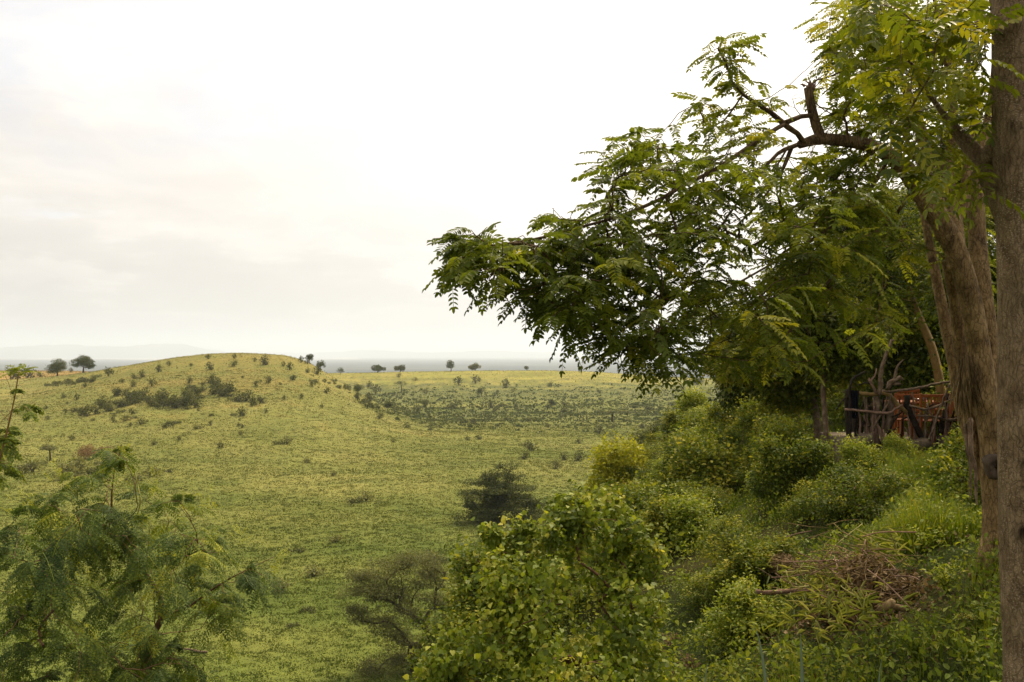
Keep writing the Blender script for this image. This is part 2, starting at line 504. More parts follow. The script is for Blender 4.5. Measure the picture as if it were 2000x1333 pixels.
def leaf_mat(name, stops, transl=.38, rough=.5, spec=.35, isl=.18, tcol=(1.25, 1.2, .55)):
    m, nt, out = new_mat(name)
    at = N(nt, 'ShaderNodeAttribute', attribute_name='tint')
    geo = N(nt, 'ShaderNodeNewGeometry')
    v = math_n(nt, 'MULTIPLY', math_n(nt, 'SUBTRACT', geo.outputs['Random Per Island'], .5), isl * 2)
    oi = N(nt, 'ShaderNodeObjectInfo')
    v2 = math_n(nt, 'MULTIPLY', math_n(nt, 'SUBTRACT', oi.outputs['Random'], .5), .22)
    f = math_n(nt, 'ADD', math_n(nt, 'ADD', at.outputs['Fac'], v), v2, clamp=True)
    c = ramp_n(nt, f, stops)
    pb = N(nt, 'ShaderNodeBsdfPrincipled', Roughness=rough); pb.inputs['Specular IOR Level'].default_value = spec
    nt.links.new(c, pb.inputs['Base Color'])
    tr = N(nt, 'ShaderNodeBsdfTranslucent')
    nt.links.new(mixc(nt, 1.0, c, tcol, 'MULTIPLY'), tr.inputs['Color'])
    mx = N(nt, 'ShaderNodeMixShader', Fac=transl); mx.inputs[0].default_value = transl
    L(nt, pb, 0, mx, 1); L(nt, tr, 0, mx, 2); L(nt, mx, 0, out, 0)
    return m


def bark_mat(name, dark, mid, light, scale=6, stretch=.25, speck=None, bump=.4, rough=.85, speck_scale=60, crk=0.0):
    m, nt, out = new_mat(name)
    tc = N(nt, 'ShaderNodeTexCoord'); mp = N(nt, 'ShaderNodeMapping'); mp.inputs['Scale'].default_value = (1, 1, stretch)
    L(nt, tc, 'Object', mp, 'Vector')
    n = N(nt, 'ShaderNodeTexNoise', Scale=scale, Detail=8, Roughness=.65); L(nt, mp, 0, n, 'Vector')
    c = ramp_n(nt, n.outputs['Fac'], [(.3, dark), (.5, mid), (.72, light)])
    n2 = N(nt, 'ShaderNodeTexNoise', Scale=scale * .35, Detail=4); L(nt, tc, 'Object', n2, 'Vector')
    c = mixc(nt, ramp_n(nt, n2.outputs['Fac'], [(.5, (0, 0, 0)), (.7, (.35, .35, .35))]), c, tuple(.6 * a + .4 * b for a, b in zip(mid, (.09, .10, .05))))
    n3 = N(nt, 'ShaderNodeTexNoise', Scale=scale * 9, Detail=5, Roughness=.7); L(nt, mp, 0, n3, 'Vector')
    hgt = math_n(nt, 'ADD', n.outputs['Fac'], math_n(nt, 'MULTIPLY', n3.outputs['Fac'], .5))
    c = mixc(nt, 1.0, c, ramp_n(nt, n3.outputs['Fac'], [(.3, (.72, .72, .72)), (.6, (1.15, 1.15, 1.15))]), 'MULTIPLY')
    if speck:
        mp2 = N(nt, 'ShaderNodeMapping'); mp2.inputs['Scale'].default_value = (.6, .6, 1.3); L(nt, tc, 'Object', mp2, 'Vector')
        vo = N(nt, 'ShaderNodeTexVoronoi', Scale=speck_scale); L(nt, mp2, 0, vo, 'Vector')
        f = ramp_n(nt, vo.outputs['Distance'], [(.08, (.7, .7, .7)), (.42, (0, 0, 0))])
        n4 = N(nt, 'ShaderNodeTexNoise', Scale=5.0, Detail=3); L(nt, tc, 'Object', n4, 'Vector')
        f = math_n(nt, 'MULTIPLY', f, ramp_n(nt, n4.outputs['Fac'], [(.42, (.08, .08, .08)), (.6, (.9, .9, .9))]))
        c = mixc(nt, f, c, speck)
    mpv = N(nt, 'ShaderNodeMapping'); mpv.inputs['Scale'].default_value = (1, 1, stretch * .45); L(nt, tc, 'Object', mpv, 'Vector')
    wv = N(nt, 'ShaderNodeTexNoise', Scale=scale * .8, Detail=3); L(nt, tc, 'Object', wv, 'Vector')
    vadd = N(nt, 'ShaderNodeVectorMath', operation='MULTIPLY_ADD'); L(nt, wv, 'Color', vadd, 0); vadd.inputs[1].default_value = (.06, .06, .06); L(nt, mpv, 0, vadd, 2)
    vr = N(nt, 'ShaderNodeTexVoronoi', feature='DISTANCE_TO_EDGE', Scale=scale * 3.2); L(nt, vadd, 0, vr, 'Vector')
    crack = ramp_n(nt, vr.outputs['Distance'], [(0.0, (0, 0, 0)), (.09, (1, 1, 1))])
    c = mixc(nt, 1.0, c, ramp_n(nt, crack, [(0, (1 - crk,) * 3), (1, (1, 1, 1))]), 'MULTIPLY')
    hgt = math_n(nt, 'ADD', hgt, math_n(nt, 'MULTIPLY', crack, crk))
    at = N(nt, 'ShaderNodeAttribute', attribute_name='tint')
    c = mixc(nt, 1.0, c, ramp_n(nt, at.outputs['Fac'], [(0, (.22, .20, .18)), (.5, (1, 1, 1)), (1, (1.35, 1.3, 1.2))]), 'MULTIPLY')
    pb = N(nt, 'ShaderNodeBsdfPrincipled', Roughness=rough); pb.inputs['Specular IOR Level'].default_value = .2
    nt.links.new(c, pb.inputs['Base Color'])
    bp = N(nt, 'ShaderNodeBump', Strength=bump, Distance=.02); nt.links.new(hgt, bp.inputs['Height']); L(nt, bp, 0, pb, 'Normal')
    L(nt, pb, 0, out, 0)
    return m


M = {}
M['bark_pale'] = bark_mat('pale_speckled_bark', (.10, .062, .033), (.215, .148, .082), (.34, .245, .155), 16, .6, speck=(.62, .50, .36), bump=.95, speck_scale=130, crk=.28)
M['bark_tree'] = bark_mat('warm_brown_bark', (.060, .036, .015), (.245, .155, .066), (.42, .285, .135), 10, .6, speck=(.28, .21, .13), bump=1.0, speck_scale=90, crk=.42)
M['bark_dark'] = bark_mat('dark_bark', (.028, .020, .014), (.055, .038, .026), (.10, .07, .048), 9, .3)
M['bark_limb'] = bark_mat('limb_bark', (.035, .022, .016), (.075, .046, .032), (.13, .085, .06), 9, .6)
M['bark_ochre'] = bark_mat('ochre_bark', (.13, .08, .025), (.22, .14, .05), (.30, .20, .08), 9, .5)
M['bark_red'] = bark_mat('reddish_twig_bark', (.07, .035, .02), (.14, .07, .04), (.22, .13, .08), 14, .6)
M['wood_grey'] = bark_mat('weathered_wood', (.04, .026, .016), (.15, .100, .064), (.30, .22, .15), 9, .8, bump=.8)
M['wood_pink'] = bark_mat('peeled_wood', (.12, .07, .05), (.20, .12, .085), (.30, .20, .15), 12, .8)
M['wood_dark'] = bark_mat('dark_rotten_wood', (.008, .006, .004), (.02, .013, .009), (.05, .035, .024), 12, .8, bump=.8)
M['straw'] = bark_mat('dry_straw', (.08, .050, .022), (.19, .125, .055), (.34, .25, .12), 14, .3)
M['stone'] = bark_mat('rough_stone', (.05, .035, .022), (.12, .088, .058), (.22, .165, .11), 5, 1, bump=.8)
M['paint_orange'] = bark_mat('orange_varnished_wood', (.17, .045, .012), (.29, .080, .020), (.38, .12, .03), 9, .3, bump=.15, rough=.45)
M['cloth_blue'] = bark_mat('dark_blue_cloth', (.008, .010, .028), (.014, .018, .05), (.03, .035, .08), 12, .3, bump=.2)
M['white'] = bark_mat('white_crockery', (.7, .68, .64), (.76, .74, .70), (.8, .78, .75), 4, 1, bump=0, rough=.3)

M['lf_main'] = leaf_mat('feathered_leaf', [(0, (.046, .064, .010)), (.35, (.105, .138, .015)), (.65, (.19, .215, .022)), (1, (.34, .31, .035))], .47, .6, .12, isl=.08)
M['lf_near'] = leaf_mat('near_broad_leaf', [(0, (0.0456, 0.0696, 0.0072)), (.4, (0.1080, 0.1380, 0.0108)), (.7, (0.2040, 0.2160, 0.0144)), (1, (0.3600, 0.3120, 0.0240))], .46, .45, .28, isl=.12)
M['lf_grove'] = leaf_mat('grove_leaf', [(0, (.024, .038, .006)), (.4, (.068, .092, .010)), (.75, (.16, .175, .017)), (1, (.28, .24, .03))], .42, .6, .1)
M['lf_vine'] = leaf_mat('vine_leaf', [(0, (0.0675, 0.1013, 0.0108)), (.4, (0.1620, 0.2160, 0.0203)), (.75, (0.2970, 0.3307, 0.0297)), (1, (0.5130, 0.4725, 0.0810))], .38, .55, .18)
M['lf_bush'] = leaf_mat('scrub_leaf', [(0, (.034, .056, .008)), (.4, (.098, .136, .014)), (.75, (.20, .225, .024)), (1, (.36, .32, .04))], .35, .6, .12)
M['lf_acacia'] = leaf_mat('feathery_leaf', [(0, (0.0324, 0.0567, 0.0162)), (.4, (0.0783, 0.1188, 0.0270)), (.75, (0.1890, 0.2295, 0.0270)), (1, (0.3780, 0.3780, 0.0473))], .32, .6, .12)
M['lf_olive'] = leaf_mat('thorn_leaf', [(0, (.055, .064, .020)), (.5, (.125, .130, .042)), (1, (.22, .21, .07))], .3, .7, .1)
M['lf_dark'] = leaf_mat('dark_tree_leaf', [(0, (.030, .042, .010)), (.5, (.068, .082, .018)), (1, (.12, .13, .03))], .28, .7, .1)
M['lf_hill'] = leaf_mat('hill_shrub_leaf', [(0, (0.0322, 0.0414, 0.0115)), (.5, (0.0690, 0.0782, 0.0196)), (1, (0.1323, 0.1323, 0.0299))], .2, .7, .1)
M['lf_yellow'] = leaf_mat('yellow_bush_leaf', [(0, (.16, .19, .010)), (.5, (.27, .285, .018)), (1, (.42, .38, .03))], .4, .55, .15)
M['lf_rust'] = leaf_mat('rusty_dry_leaf', [(0, (.13, .075, .035)), (.5, (.21, .13, .06)), (1, (.28, .19, .09))], .2, .8, .1)
M['lf_litter'] = leaf_mat('dead_leaf', [(0, (.035, .022, .010)), (.5, (.125, .080, .036)), (1, (.30, .21, .11))], .15, .7, .15, isl=.4)
M['lf_frond'] = leaf_mat('cut_frond', [(0, (.13, .16, .03)), (.5, (.27, .29, .06)), (1, (.44, .40, .15))], .35, .5, .2)
M['lf_aloe'] = leaf_mat('blue_green_blade', [(0, (.10, .15, .09)), (.5, (.17, .23, .14)), (1, (.28, .33, .22))], .1, .4, .4)
M['lf_grass'] = leaf_mat('bright_grass', [(0, (.045, .070, .006)), (.45, (.095, .145, .010)), (.8, (.16, .21, .014)), (1, (.27, .26, .03))], .4, .55, .15)
M['petal'] = leaf_mat('yellow_petal', [(0, (.40, .33, .04)), (1, (.55, .48, .10))], .3, .6, .2)


def ground_col(x, y, z):
    """what grows there, plus painted sun patch and cloud shade: base colour, linear"""
    r = np.hypot(x, y); az = np.clip(np.arctan2(x, y), -.75, .75); px = 1000 + F * np.tan(az); d = r * np.cos(az)
    n1 = fbm(x, y, 130, 4, 11); n2 = fbm(x, y, 38, 3, 12); n3 = fbm(x, y, 9, 3, 13)
    lerp = lambda a, b, t: a + (b - a) * np.clip(t, 0, 1)[:, None]
    green = np.array([.152, .172, .036]); lush_shaded = np.array([.126, .160, .030]); sunlit_yel = np.array([.27, .25, .062]); tan = np.array([.30, .215, .075])
    c = np.broadcast_to(green, (len(x), 3)).copy()
    c = lerp(c, np.array([.222, .220, .062]), .5 + .5 * n1 + (z + 24) / 10 * .5)                 # drier up the hill
    c = lerp(c, np.array([.245, .190, .055]), np.clip(n2 * .8 + (z + 14) / 22, 0, .45) * (d > 260) * (d < 470))
    c = lerp(c, lush_shaded, np.clip((190 - d) / 110 - n2 * .45, 0, .9))  # fresher green near by, darkened so that cloud shade is in the colour
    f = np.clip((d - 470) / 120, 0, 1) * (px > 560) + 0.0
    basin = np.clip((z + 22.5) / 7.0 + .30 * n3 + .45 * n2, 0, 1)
    c = lerp(c, lerp(np.broadcast_to(np.array([.125, .138, .044]), c.shape), sunlit_yel * (1 + .10 * n2[:, None]), basin), f)  # sun patch on the far ridge painted in as yellower ground
    b2 = np.clip((d - 310) / 90, 0, 1) * np.clip((px - 720) / 60, 0, 1) * (d < 480)
    c = lerp(c, np.array([.130, .142, .044]), b2 * np.clip(.65 + .5 * n3, 0, 1))
    g = np.clip((d - 455) / 40, 0, 1) * np.clip((420 - px) / 120, 0, 1)
    c = lerp(c, tan * 1.15, g)
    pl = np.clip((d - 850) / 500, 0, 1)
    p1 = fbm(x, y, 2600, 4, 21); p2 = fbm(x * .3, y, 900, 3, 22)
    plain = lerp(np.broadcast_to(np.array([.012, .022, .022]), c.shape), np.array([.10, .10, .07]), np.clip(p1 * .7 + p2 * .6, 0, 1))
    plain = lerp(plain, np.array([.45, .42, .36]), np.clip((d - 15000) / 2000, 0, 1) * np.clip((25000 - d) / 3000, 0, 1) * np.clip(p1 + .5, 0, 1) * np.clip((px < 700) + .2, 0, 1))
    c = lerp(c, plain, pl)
    s = (edge_x(y) - x) * .975
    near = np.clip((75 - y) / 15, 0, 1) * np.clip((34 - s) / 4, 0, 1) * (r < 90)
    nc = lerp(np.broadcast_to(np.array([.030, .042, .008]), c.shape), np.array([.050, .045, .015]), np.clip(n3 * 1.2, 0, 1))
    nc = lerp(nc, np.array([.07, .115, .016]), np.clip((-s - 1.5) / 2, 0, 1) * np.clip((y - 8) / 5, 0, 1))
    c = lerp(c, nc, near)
    far_ = np.clip((r - 60) / 40, 0, 1)
    c = c * (1 - .20 * far_ * (d < 800))[:, None] * (1 + (.10 * n2 + .09 * n1)[:, None] * far_[:, None])
    return np.clip(c * (1 + .05 * n3[:, None]), .004, .9)


# ------------------------------------------------------------------ ground sheet
az = np.concatenate([np.arange(-36, 36, .085), np.arange(36, 324, 3.0)]) * math.pi / 180
rr = np.exp(np.concatenate([np.linspace(math.log(1.2), math.log(60), 170, endpoint=False),
                            np.linspace(math.log(60), math.log(900), 330, endpoint=False),
                            np.linspace(math.log(900), math.log(41000), 130)]))
A, B = np.meshgrid(az, rr)
gx = (B * np.sin(A)).ravel(); gy = (B * np.cos(A)).ravel(); gz = land(gx, gy)
na, nr = len(az), len(rr)
i = np.arange(nr - 1)[:, None] * na; j = np.arange(na)[None]; k = (j + 1) % na
q = np.stack([i + j, i + na + j, i + na + k, i + k], -1).reshape(-1, 4)
V = np.vstack([np.stack([gx, gy, gz], 1), [[0, 0, zat(0, 0)]]])
ctr = len(V) - 1
cen = np.stack([np.arange(na), (np.arange(na) + 1) % na, np.full(na, ctr)], -1)
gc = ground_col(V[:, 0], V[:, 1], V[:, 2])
m, nt, out = new_mat('grassland')
at = N(nt, 'ShaderNodeAttribute', attribute_name='col'); tc = N(nt, 'ShaderNodeTexCoord')
n1 = N(nt, 'ShaderNodeTexNoise', Scale=.35, Detail=8, Roughness=.7); L(nt, tc, 'Object', n1, 'Vector')
n2 = N(nt, 'ShaderNodeTexNoise', Scale=1.6, Detail=8, Roughness=.75); L(nt, tc, 'Object', n2, 'Vector')
n3 = N(nt, 'ShaderNodeTexNoise', Scale=.045, Detail=5, Roughness=.6); L(nt, tc, 'Object', n3, 'Vector')
c = mixc(nt, 1.0, at.outputs['Color'], ramp_n(nt, n1.outputs['Fac'], [(.3, (.80, .84, .78)), (.5, (1.06, 1.06, 1.06)), (.7, (1.22, 1.18, 1.14))]), 'MULTIPLY')
c = mixc(nt, 1.0, c, ramp_n(nt, n2.outputs['Fac'], [(.3, (.66, .70, .62)), (.5, (1, 1, 1)), (.72, (1.3, 1.24, 1.2))]), 'MULTIPLY')
c = mixc(nt, 1.0, c, ramp_n(nt, n3.outputs['Fac'], [(.35, (.86, .92, .85)), (.65, (1.12, 1.06, 1.1))]), 'MULTIPLY')
pb = N(nt, 'ShaderNodeBsdfPrincipled', Roughness=.95); pb.inputs['Specular IOR Level'].default_value = .05
nt.links.new(c, pb.inputs['Base Color'])
h = math_n(nt, 'ADD', math_n(nt, 'MULTIPLY', n1.outputs['Fac'], 1.0), math_n(nt, 'MULTIPLY', n2.outputs['Fac'], .45))
bp = N(nt, 'ShaderNodeBump', Strength=.8, Distance=.6); nt.links.new(h, bp.inputs['Height']); L(nt, bp, 0, pb, 'Normal')
L(nt, pb, 0, out, 0)
M['ground'] = m
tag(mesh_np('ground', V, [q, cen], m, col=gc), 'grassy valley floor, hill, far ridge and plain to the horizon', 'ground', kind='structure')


# far mountains
def mountain(name, px0, px1, d, tops, label):
    n = 240; rows = 14
    p = np.linspace(px0, px1, n); x = (p - 1000) / F * d
    ty = np.interp(p, [t[0] for t in tops], [t[1] for t in tops])
    hgt = (HY - ty) / F * d + 92 + 14 * fbm(p * 10, p * 0, 900, 4, 31) * np.clip((p - px0) / 60, 0, 1) * np.clip((px1 - p) / 60, 0, 1)
    hgt = np.maximum(hgt, 1)
    t = np.linspace(-1, 1, rows)
    prof = np.cos(t * math.pi / 2) ** 1.2
    X = np.repeat(x[None], rows, 0); Y = d + t[:, None] * 2600 + 300 * fbm(X, 0 * X, 4000, 2, 3)
    Z = -92 + hgt[None] * prof[:, None] * (1 + .12 * fbm(X, Y, 1800, 3, 7))
    Z[0] = Z[-1] = -93
    V = np.stack([X, Y, Z], -1).reshape(-1, 3)
    i = np.arange(rows - 1)[:, None] * n; j = np.arange(n - 1)[None]
    q = np.stack([i + j, i + j + 1, i + n + j + 1, i + n + j], -1).reshape(-1, 4)
    m, nt, out = new_mat(name + '_slopes')
    pb = N(nt, 'ShaderNodeBsdfPrincipled', Roughness=1); pb.inputs['Specular IOR Level'].default_value = 0
    nn = N(nt, 'ShaderNodeTexNoise', Scale=.0012, Detail=5); tcc = N(nt, 'ShaderNodeTexCoord'); L(nt, tcc, 'Object', nn, 'Vector')
    nt.links.new(ramp_n(nt, nn.outputs['Fac'], [(.3, (.03, .045, .035)), (.7, (.10, .10, .07))]), pb.inputs['Base Color'])
    L(nt, pb, 0, out, 0)
    tag(mesh_np(name, V, [q], m), label, 'mountains', kind='structure')


mountain('mountains', -500, 470, 26000, [(-500, 670), (-200, 680), (0, 680), (60, 677), (130, 674), (200, 677), (260, 679), (310, 672), (370, 675), (420, 685), (470, 695)], 'long faint blue mountain range on the horizon at the left')
mountain('mountains', 380, 1500, 30000, [(380, 692), (500, 688), (620, 690), (700, 684), (850, 689), (950, 685), (1100, 690), (1250, 687), (1500, 692)], 'very faint low hills along the horizon behind the far ridge')


# ------------------------------------------------------------------ valley grass
def tufts(name, n, pxr, dr, h0, w0, per, label, seed, colj=.055, dpow=1.0, keep=None):
    rg = np.random.default_rng(seed)
    px = rg.uniform(*pxr, n)
    u = rg.uniform(0, 1, n) ** dpow
    d = np.exp(math.log(dr[0]) + (math.log(dr[1]) - math.log(dr[0])) * u)
    x = (px - 1000) / F * d; y = d; z = land(x, y)
    k = (edge_x(y) - x) > 33
    k |= d > 90
    # leave out what lies behind the crests
    if keep is not None: k &= keep(px, d, x, y, z)
    x, y, z, d = x[k], y[k], z[k], d[k]; n = len(x)
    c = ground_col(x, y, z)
    pat = fbm(x, y, 5, 3, 17); pat2 = fbm(x, y, 26, 3, 18)
    vis = (z - 0)
    c = c * (1 + colj * rg.normal(size=(n, 1)) + .13 * pat[:, None] + .17 * pat2[:, None])
    warm = rg.uniform(0, 1, n) < .10 + .10 * np.clip(pat2, 0, 1); c[warm] *= np.array([1.14, 1.05, .98])
    dk = rg.uniform(0, 1, n) < .10 + .18 * np.clip(-pat, 0, 1); c[dk] *= np.array([.76, .82, .76])
    c = np.clip(c * .88, .008, .6)
    sz = (.6 + .8 * rg.uniform(0, 1, n)) * (d / 150) ** .45 * (1 + .5 * np.clip(pat, -1, 1)) * np.where(dk, 1.45, 1)
    mb = MB()
    for a in range(per):
        th = rg.uniform(0, 6.28, n); tl = rg.uniform(.5, 1.7, n)
        dirs = np.stack([np.cos(th) * tl, np.sin(th) * tl, np.ones(n) * .9], 1)
        up = np.stack([-np.sin(th), np.cos(th), rg.normal(0, .3, n)], 1)
        base = np.stack([x + rg.normal(0, .16, n) * sz, y + rg.normal(0, .16, n) * sz, z - .03], 1)
        leaves(mb, base, dirs, up, h0 * sz * rg.uniform(.6, 1.1, n), w0 * sz * rg.uniform(.6, 1.2, n), .5, 'dia', col=c * rg.uniform(.92, 1.08, (n, 1)))
    return tag(mb.build(name, M['tuft'], smooth=False), label, 'grass', kind='stuff')


m, nt, out = new_mat('grass_tuft')
at = N(nt, 'ShaderNodeAttribute', attribute_name='col')
df = N(nt, 'ShaderNodeBsdfDiffuse'); L(nt, at, 'Color', df, 'Color')
tr = N(nt, 'ShaderNodeBsdfTranslucent'); L(nt, at, 'Color', tr, 'Color')
mx = N(nt, 'ShaderNodeMixShader'); mx.inputs[0].default_value = .45; L(nt, df, 0, mx, 1); L(nt, tr, 0, mx, 2); L(nt, mx, 0, out, 0)
M['tuft'] = m


def hollow(px, d, x, y, z): return (px > 720) & (px < 1420) & (d > 310) & (np.random.default_rng(3).uniform(0, 1, len(x)) < np.clip((d - 310) / 90, 0, 1) * np.clip((-19 - z) / 8 + .45 * fbm(x, y, 45, 3, 27) + .2 * fbm(x, y, 14, 2, 28), 0, 1))


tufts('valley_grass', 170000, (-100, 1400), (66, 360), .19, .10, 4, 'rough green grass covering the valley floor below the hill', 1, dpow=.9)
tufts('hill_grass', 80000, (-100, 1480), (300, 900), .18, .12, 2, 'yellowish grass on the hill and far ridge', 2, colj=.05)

# low scrub that nobody could count, filling the hollow between hill and far ridge
_gc = ground_col
ground_col = lambda x, y, z: np.tile(np.array([[.088, .104, .034]]), (len(x), 1))
o = tufts('low_scrub', 10000, (720, 1420), (310, 640), .50, .32, 4, 'dark low scrub spreading over the hollow between the hill and the far ridge', 41, colj=.16, keep=hollow)
ground_col = _gc


# ------------------------------------------------------------------ distant trees and shrubs
def lobes_leaves(mb, lobes, n, size, rng, asp=.55, tint=(.5, .16), shell=.55, shape='dia', flat=0.0, per_lobe=.14):
    lobes = np.asarray(lobes, float); vol = (lobes[:, 3] * lobes[:, 4] * lobes[:, 5]) ** .67
    k = rng.choice(len(lobes), n, p=vol / vol.sum())
    u = nrm(rng.normal(size=(n, 3))); r = (shell + (1 - shell) * rng.uniform(0, 1, n) ** .6) * (1 + .10 * rng.normal(size=n))
    p = lobes[k, :3] + u * r[:, None] * lobes[k, 3:6]
    # break each lobe into clumps so that gaps show
    h = np.sin(p[:, 0] * 5.1 / lobes[k, 3] + k) + np.sin(p[:, 1] * 4.7 / lobes[k, 4] + 2 * k) + np.sin(p[:, 2] * 5.9 / lobes[k, 5] + 3 * k)
    keep = h + rng.normal(0, .8, n) > -.8
    p, u, k = p[keep], u[keep], k[keep]; n = len(p)
    dr = u * .6 + rng.normal(0, .6, (n, 3)); dr[:, 2] = dr[:, 2] * (1 - flat) - .15 * (1 - flat)
    up = u + np.array([0, 0, .6 + 2 * flat]) + rng.normal(0, .45 * (1 - .6 * flat), (n, 3))
    tt = tint[0] + rng.normal(0, tint[1], n) + rng.normal(0, per_lobe, len(lobes))[k]
    s = size * rng.uniform(.6, 1.4, n)
    leaves(mb, p, dr, up, s, s * asp, np.clip(tt, 0, 1), shape)


def make_tree(name, label, cat, loc, lobes, nleaf, size, leafm, barkm, rng, trunk_r=.2, tips=None, flat=0, tint=(.5, .16), base=(0, 0, 0), fork=.35, group=None, nb=26, asp=.55, shell=.5, shape='dia'):
    """tree with real trunk and limbs; lobes in metres about its base"""
    t = thing(name, label, cat, loc, group)
    lobes = np.asarray(lobes, float)
    c = lobes[:, :3].mean(0); top = (lobes[:, 2] + lobes[:, 5]).max(); bot = (lobes[:, 2] - lobes[:, 5]).min()
    tr = Tree(max(.12, top / 22))
    fk = max(.2, bot + (top - bot) * (fork - .2))
    tr.limb([(base[0], base[1], -.4, trunk_r * 1.3), (base[0] + rng.normal(0, .05), base[1], fk * .5, trunk_r), (c[0] * .4 + base[0] * .6, c[1] * .4 + base[1] * .6, fk, trunk_r * .8)])
    k = rng.choice(len(lobes), nb); u = nrm(rng.normal(size=(nb, 3)))
    tg = lobes[k, :3] + u * lobes[k, 3:6] * rng.uniform(.2, .8, nb)[:, None]
    if flat: tg[:, 2] = lobes[k, 2] - .2 * lobes[k, 5]
    tg = np.vstack([lobes[:, :3], tg])
    tr.grow(tg, rng, droop=-.1 if flat else .05, back=.8)
    mb = MB(); tr.bark(mb, trunk_r * .07, .5, sides=(3, 4, 7))
    mb.build('trunk', barkm, t)
    mb = MB(); lobes_leaves(mb, lobes, nleaf, size, rng, asp=asp, flat=flat, tint=tint, shell=shell, shape=shape)
    mb.build('crown', leafm, t)
    return t


def rand_lobes(rng, n, R_, H, z0, r0, flat=.6, power=.7):
    out = []
    for a in range(n):
        th = rng.uniform(0, 6.28); rr_ = R_ * rng.uniform(0, 1) ** power
        s = r0 * rng.uniform(.7, 1.25)
        zz = z0 + (H - z0) * rng.uniform(.15, 1) * (1 - .45 * (rr_ / R_) ** 2)
        out.append((math.cos(th) * rr_, math.sin(th) * rr_, zz, s, s, s * flat))
    return out


def at_px(px, py, d=None):
    if d is None: return hit(px, py, 40)
    x = (px - 1000) / F * d
    return np.array([x, d, zat(x, d)])


rg = np.random.default_rng(21)
# the pair of round dark trees on the left shoulder and those on the far crest
for (px, py, wpx, hpx, d, lab, nm, fl) in [
    (112, 745, 46, 33, 452, 'round dark tree left of its twin on the left shoulder of the hill', 'round_tree', 0),
    (163, 741, 50, 36, 444, 'broad dark tree right of its twin on the left shoulder of the hill', 'round_tree', 0),
    (881, 731, 24, 25, 716, 'dark upright tree standing alone on the crest of the far ridge', 'ridge_tree', 0),
    (928, 727, 32, 15, 735, 'low domed pale green tree on the far crest right of the lone upright tree', 'ridge_tree', 0),
    (782, 728, 28, 14, 730, 'small domed tree touching its longer neighbour on the far crest', 'ridge_tree', 0),
    (738, 729, 40, 13, 733, 'long low tree clump on the far crest, left of the small domed tree', 'ridge_tree', 0),
    (1029, 727, 14, 9, 740, 'tiny dark bush tree on the far crest at the middle of the picture', 'ridge_tree', 0),
    (1362, 756, 26, 16, 655, 'grey green tree under the hanging branch tips on the far ridge', 'ridge_tree', 0),
    (1406, 761, 24, 20, 640, 'round grey tree on the far ridge at the upper end of the hedge', 'ridge_tree', 0),
    (665, 733, 16, 15, 700, 'thin straggly tree on the far crest beside the hill', 'ridge_tree', 0),
    (941, 790, 20, 23, 560, 'upright dark tree in the hollow at the foot of the far ridge', 'hollow_tree', 0),
    (784, 786, 28, 22, 600, 'forked flat tree on the slope of the far ridge', 'hollow_tree', 1),
    (832, 806, 28, 19, 500, 'round dark tree at the left edge of the scrubby hollow', 'hollow_tree', 0),
    (1196, 845, 62, 24, 375, 'wide flat topped thorn tree in the scrubby hollow', 'flat_topped_tree', 1),
    (1240, 813, 26, 16, 440, 'small flat topped tree at the right of the hollow', 'flat_topped_tree', 1),
    (1315, 800, 34, 14, 470, 'left one of two flat topped trees near the hedge edge', 'flat_topped_tree', 1),
    (1352, 803, 40, 16, 460, 'right one of two flat topped trees near the hedge edge', 'flat_topped_tree', 1),
    (1078, 820, 14, 20, 470, 'narrow dark tree in the middle of the scrubby hollow', 'hollow_tree', 0),
    (605, 733, 18, 20, 400, 'dark leaning tree on the right shoulder of the hill top', 'hill_tree', 0),
    (627, 737, 20, 21, 405, 'bushy tree just below the leaning one on the right shoulder of the hill', 'hill_tree', 0),
    (698, 776, 26, 24, 395, 'dark bushy tree on the right flank of the hill', 'hill_tree', 0),
    (758, 803, 20, 16, 385, 'round shrub tree lowest on the right flank of the hill', 'hill_tree', 0),
    (98, 868, 50, 34, 215, 'bare looking brown thorn tree at the foot of the hill on the left', 'thorn_tree', 1)]:
    b = at_px(px, py, d); W = wpx * d / F; H = hpx * d / F
    if fl:
        lb = [(rg.normal(0, .25) * W, rg.normal(0, .2) * W, H * rg.uniform(.72, .92), W * rg.uniform(.14, .26), W * rg.uniform(.14, .26), H * .10) for _ in range(9)]
    else:
        lb = rand_lobes(rg, 13, W * .34, H * .84, H * .32, min(W, H * 1.6) * .23, .75)
    # stand the tree so that its foot reads at the right row even where the crest hides the ground
    zf = max(b[2], min(b[2] + 2.5, (HY - py) / F * d)) if d > 600 else b[2]
    make_tree(nm, lab, 'tree', (b[0], b[1], b[2]), np.array(lb) + np.array([0, 0, max(0, zf - b[2]) * .5, 0, 0, 0]), (6500 if W > 8 else 2600) if not fl else 2600, max(.28, W * .040), M['lf_dark'] if px != 928 and px != 98 else M['lf_olive'], M['bark_dark'], rg,
              trunk_r=max(.12, W * .03), flat=.7 if fl else 0, nb=14)


# shrub kinds for the hill: shared meshes, one object each
def shrub_proto(seed, wide, tall, n, mat, leaf=.22):
    r_ = np.random.default_rng(seed); mb = MB()
    lb = rand_lobes(r_, 8, wide * .34, tall * .8, tall * .1, min(wide, tall) * .30, .8)
    lobes_leaves(mb, lb, n, leaf, r_)
    st = MB()
    for a in range(4):
        th = r_.uniform(0, 6.28); tube(st, [(0, 0, -.15), (math.cos(th) * wide * .1, math.sin(th) * wide * .1, tall * .3), (math.cos(th) * wide * .22, math.sin(th) * wide * .22, tall * .6)], [.05, .035, .015], 3)
    t = thing('hill_shrub', 'x', 'shrub', (0, 0, -500)); st.build('stem', M['bark_dark'], t); mb.build('foliage', mat, t)
    return t


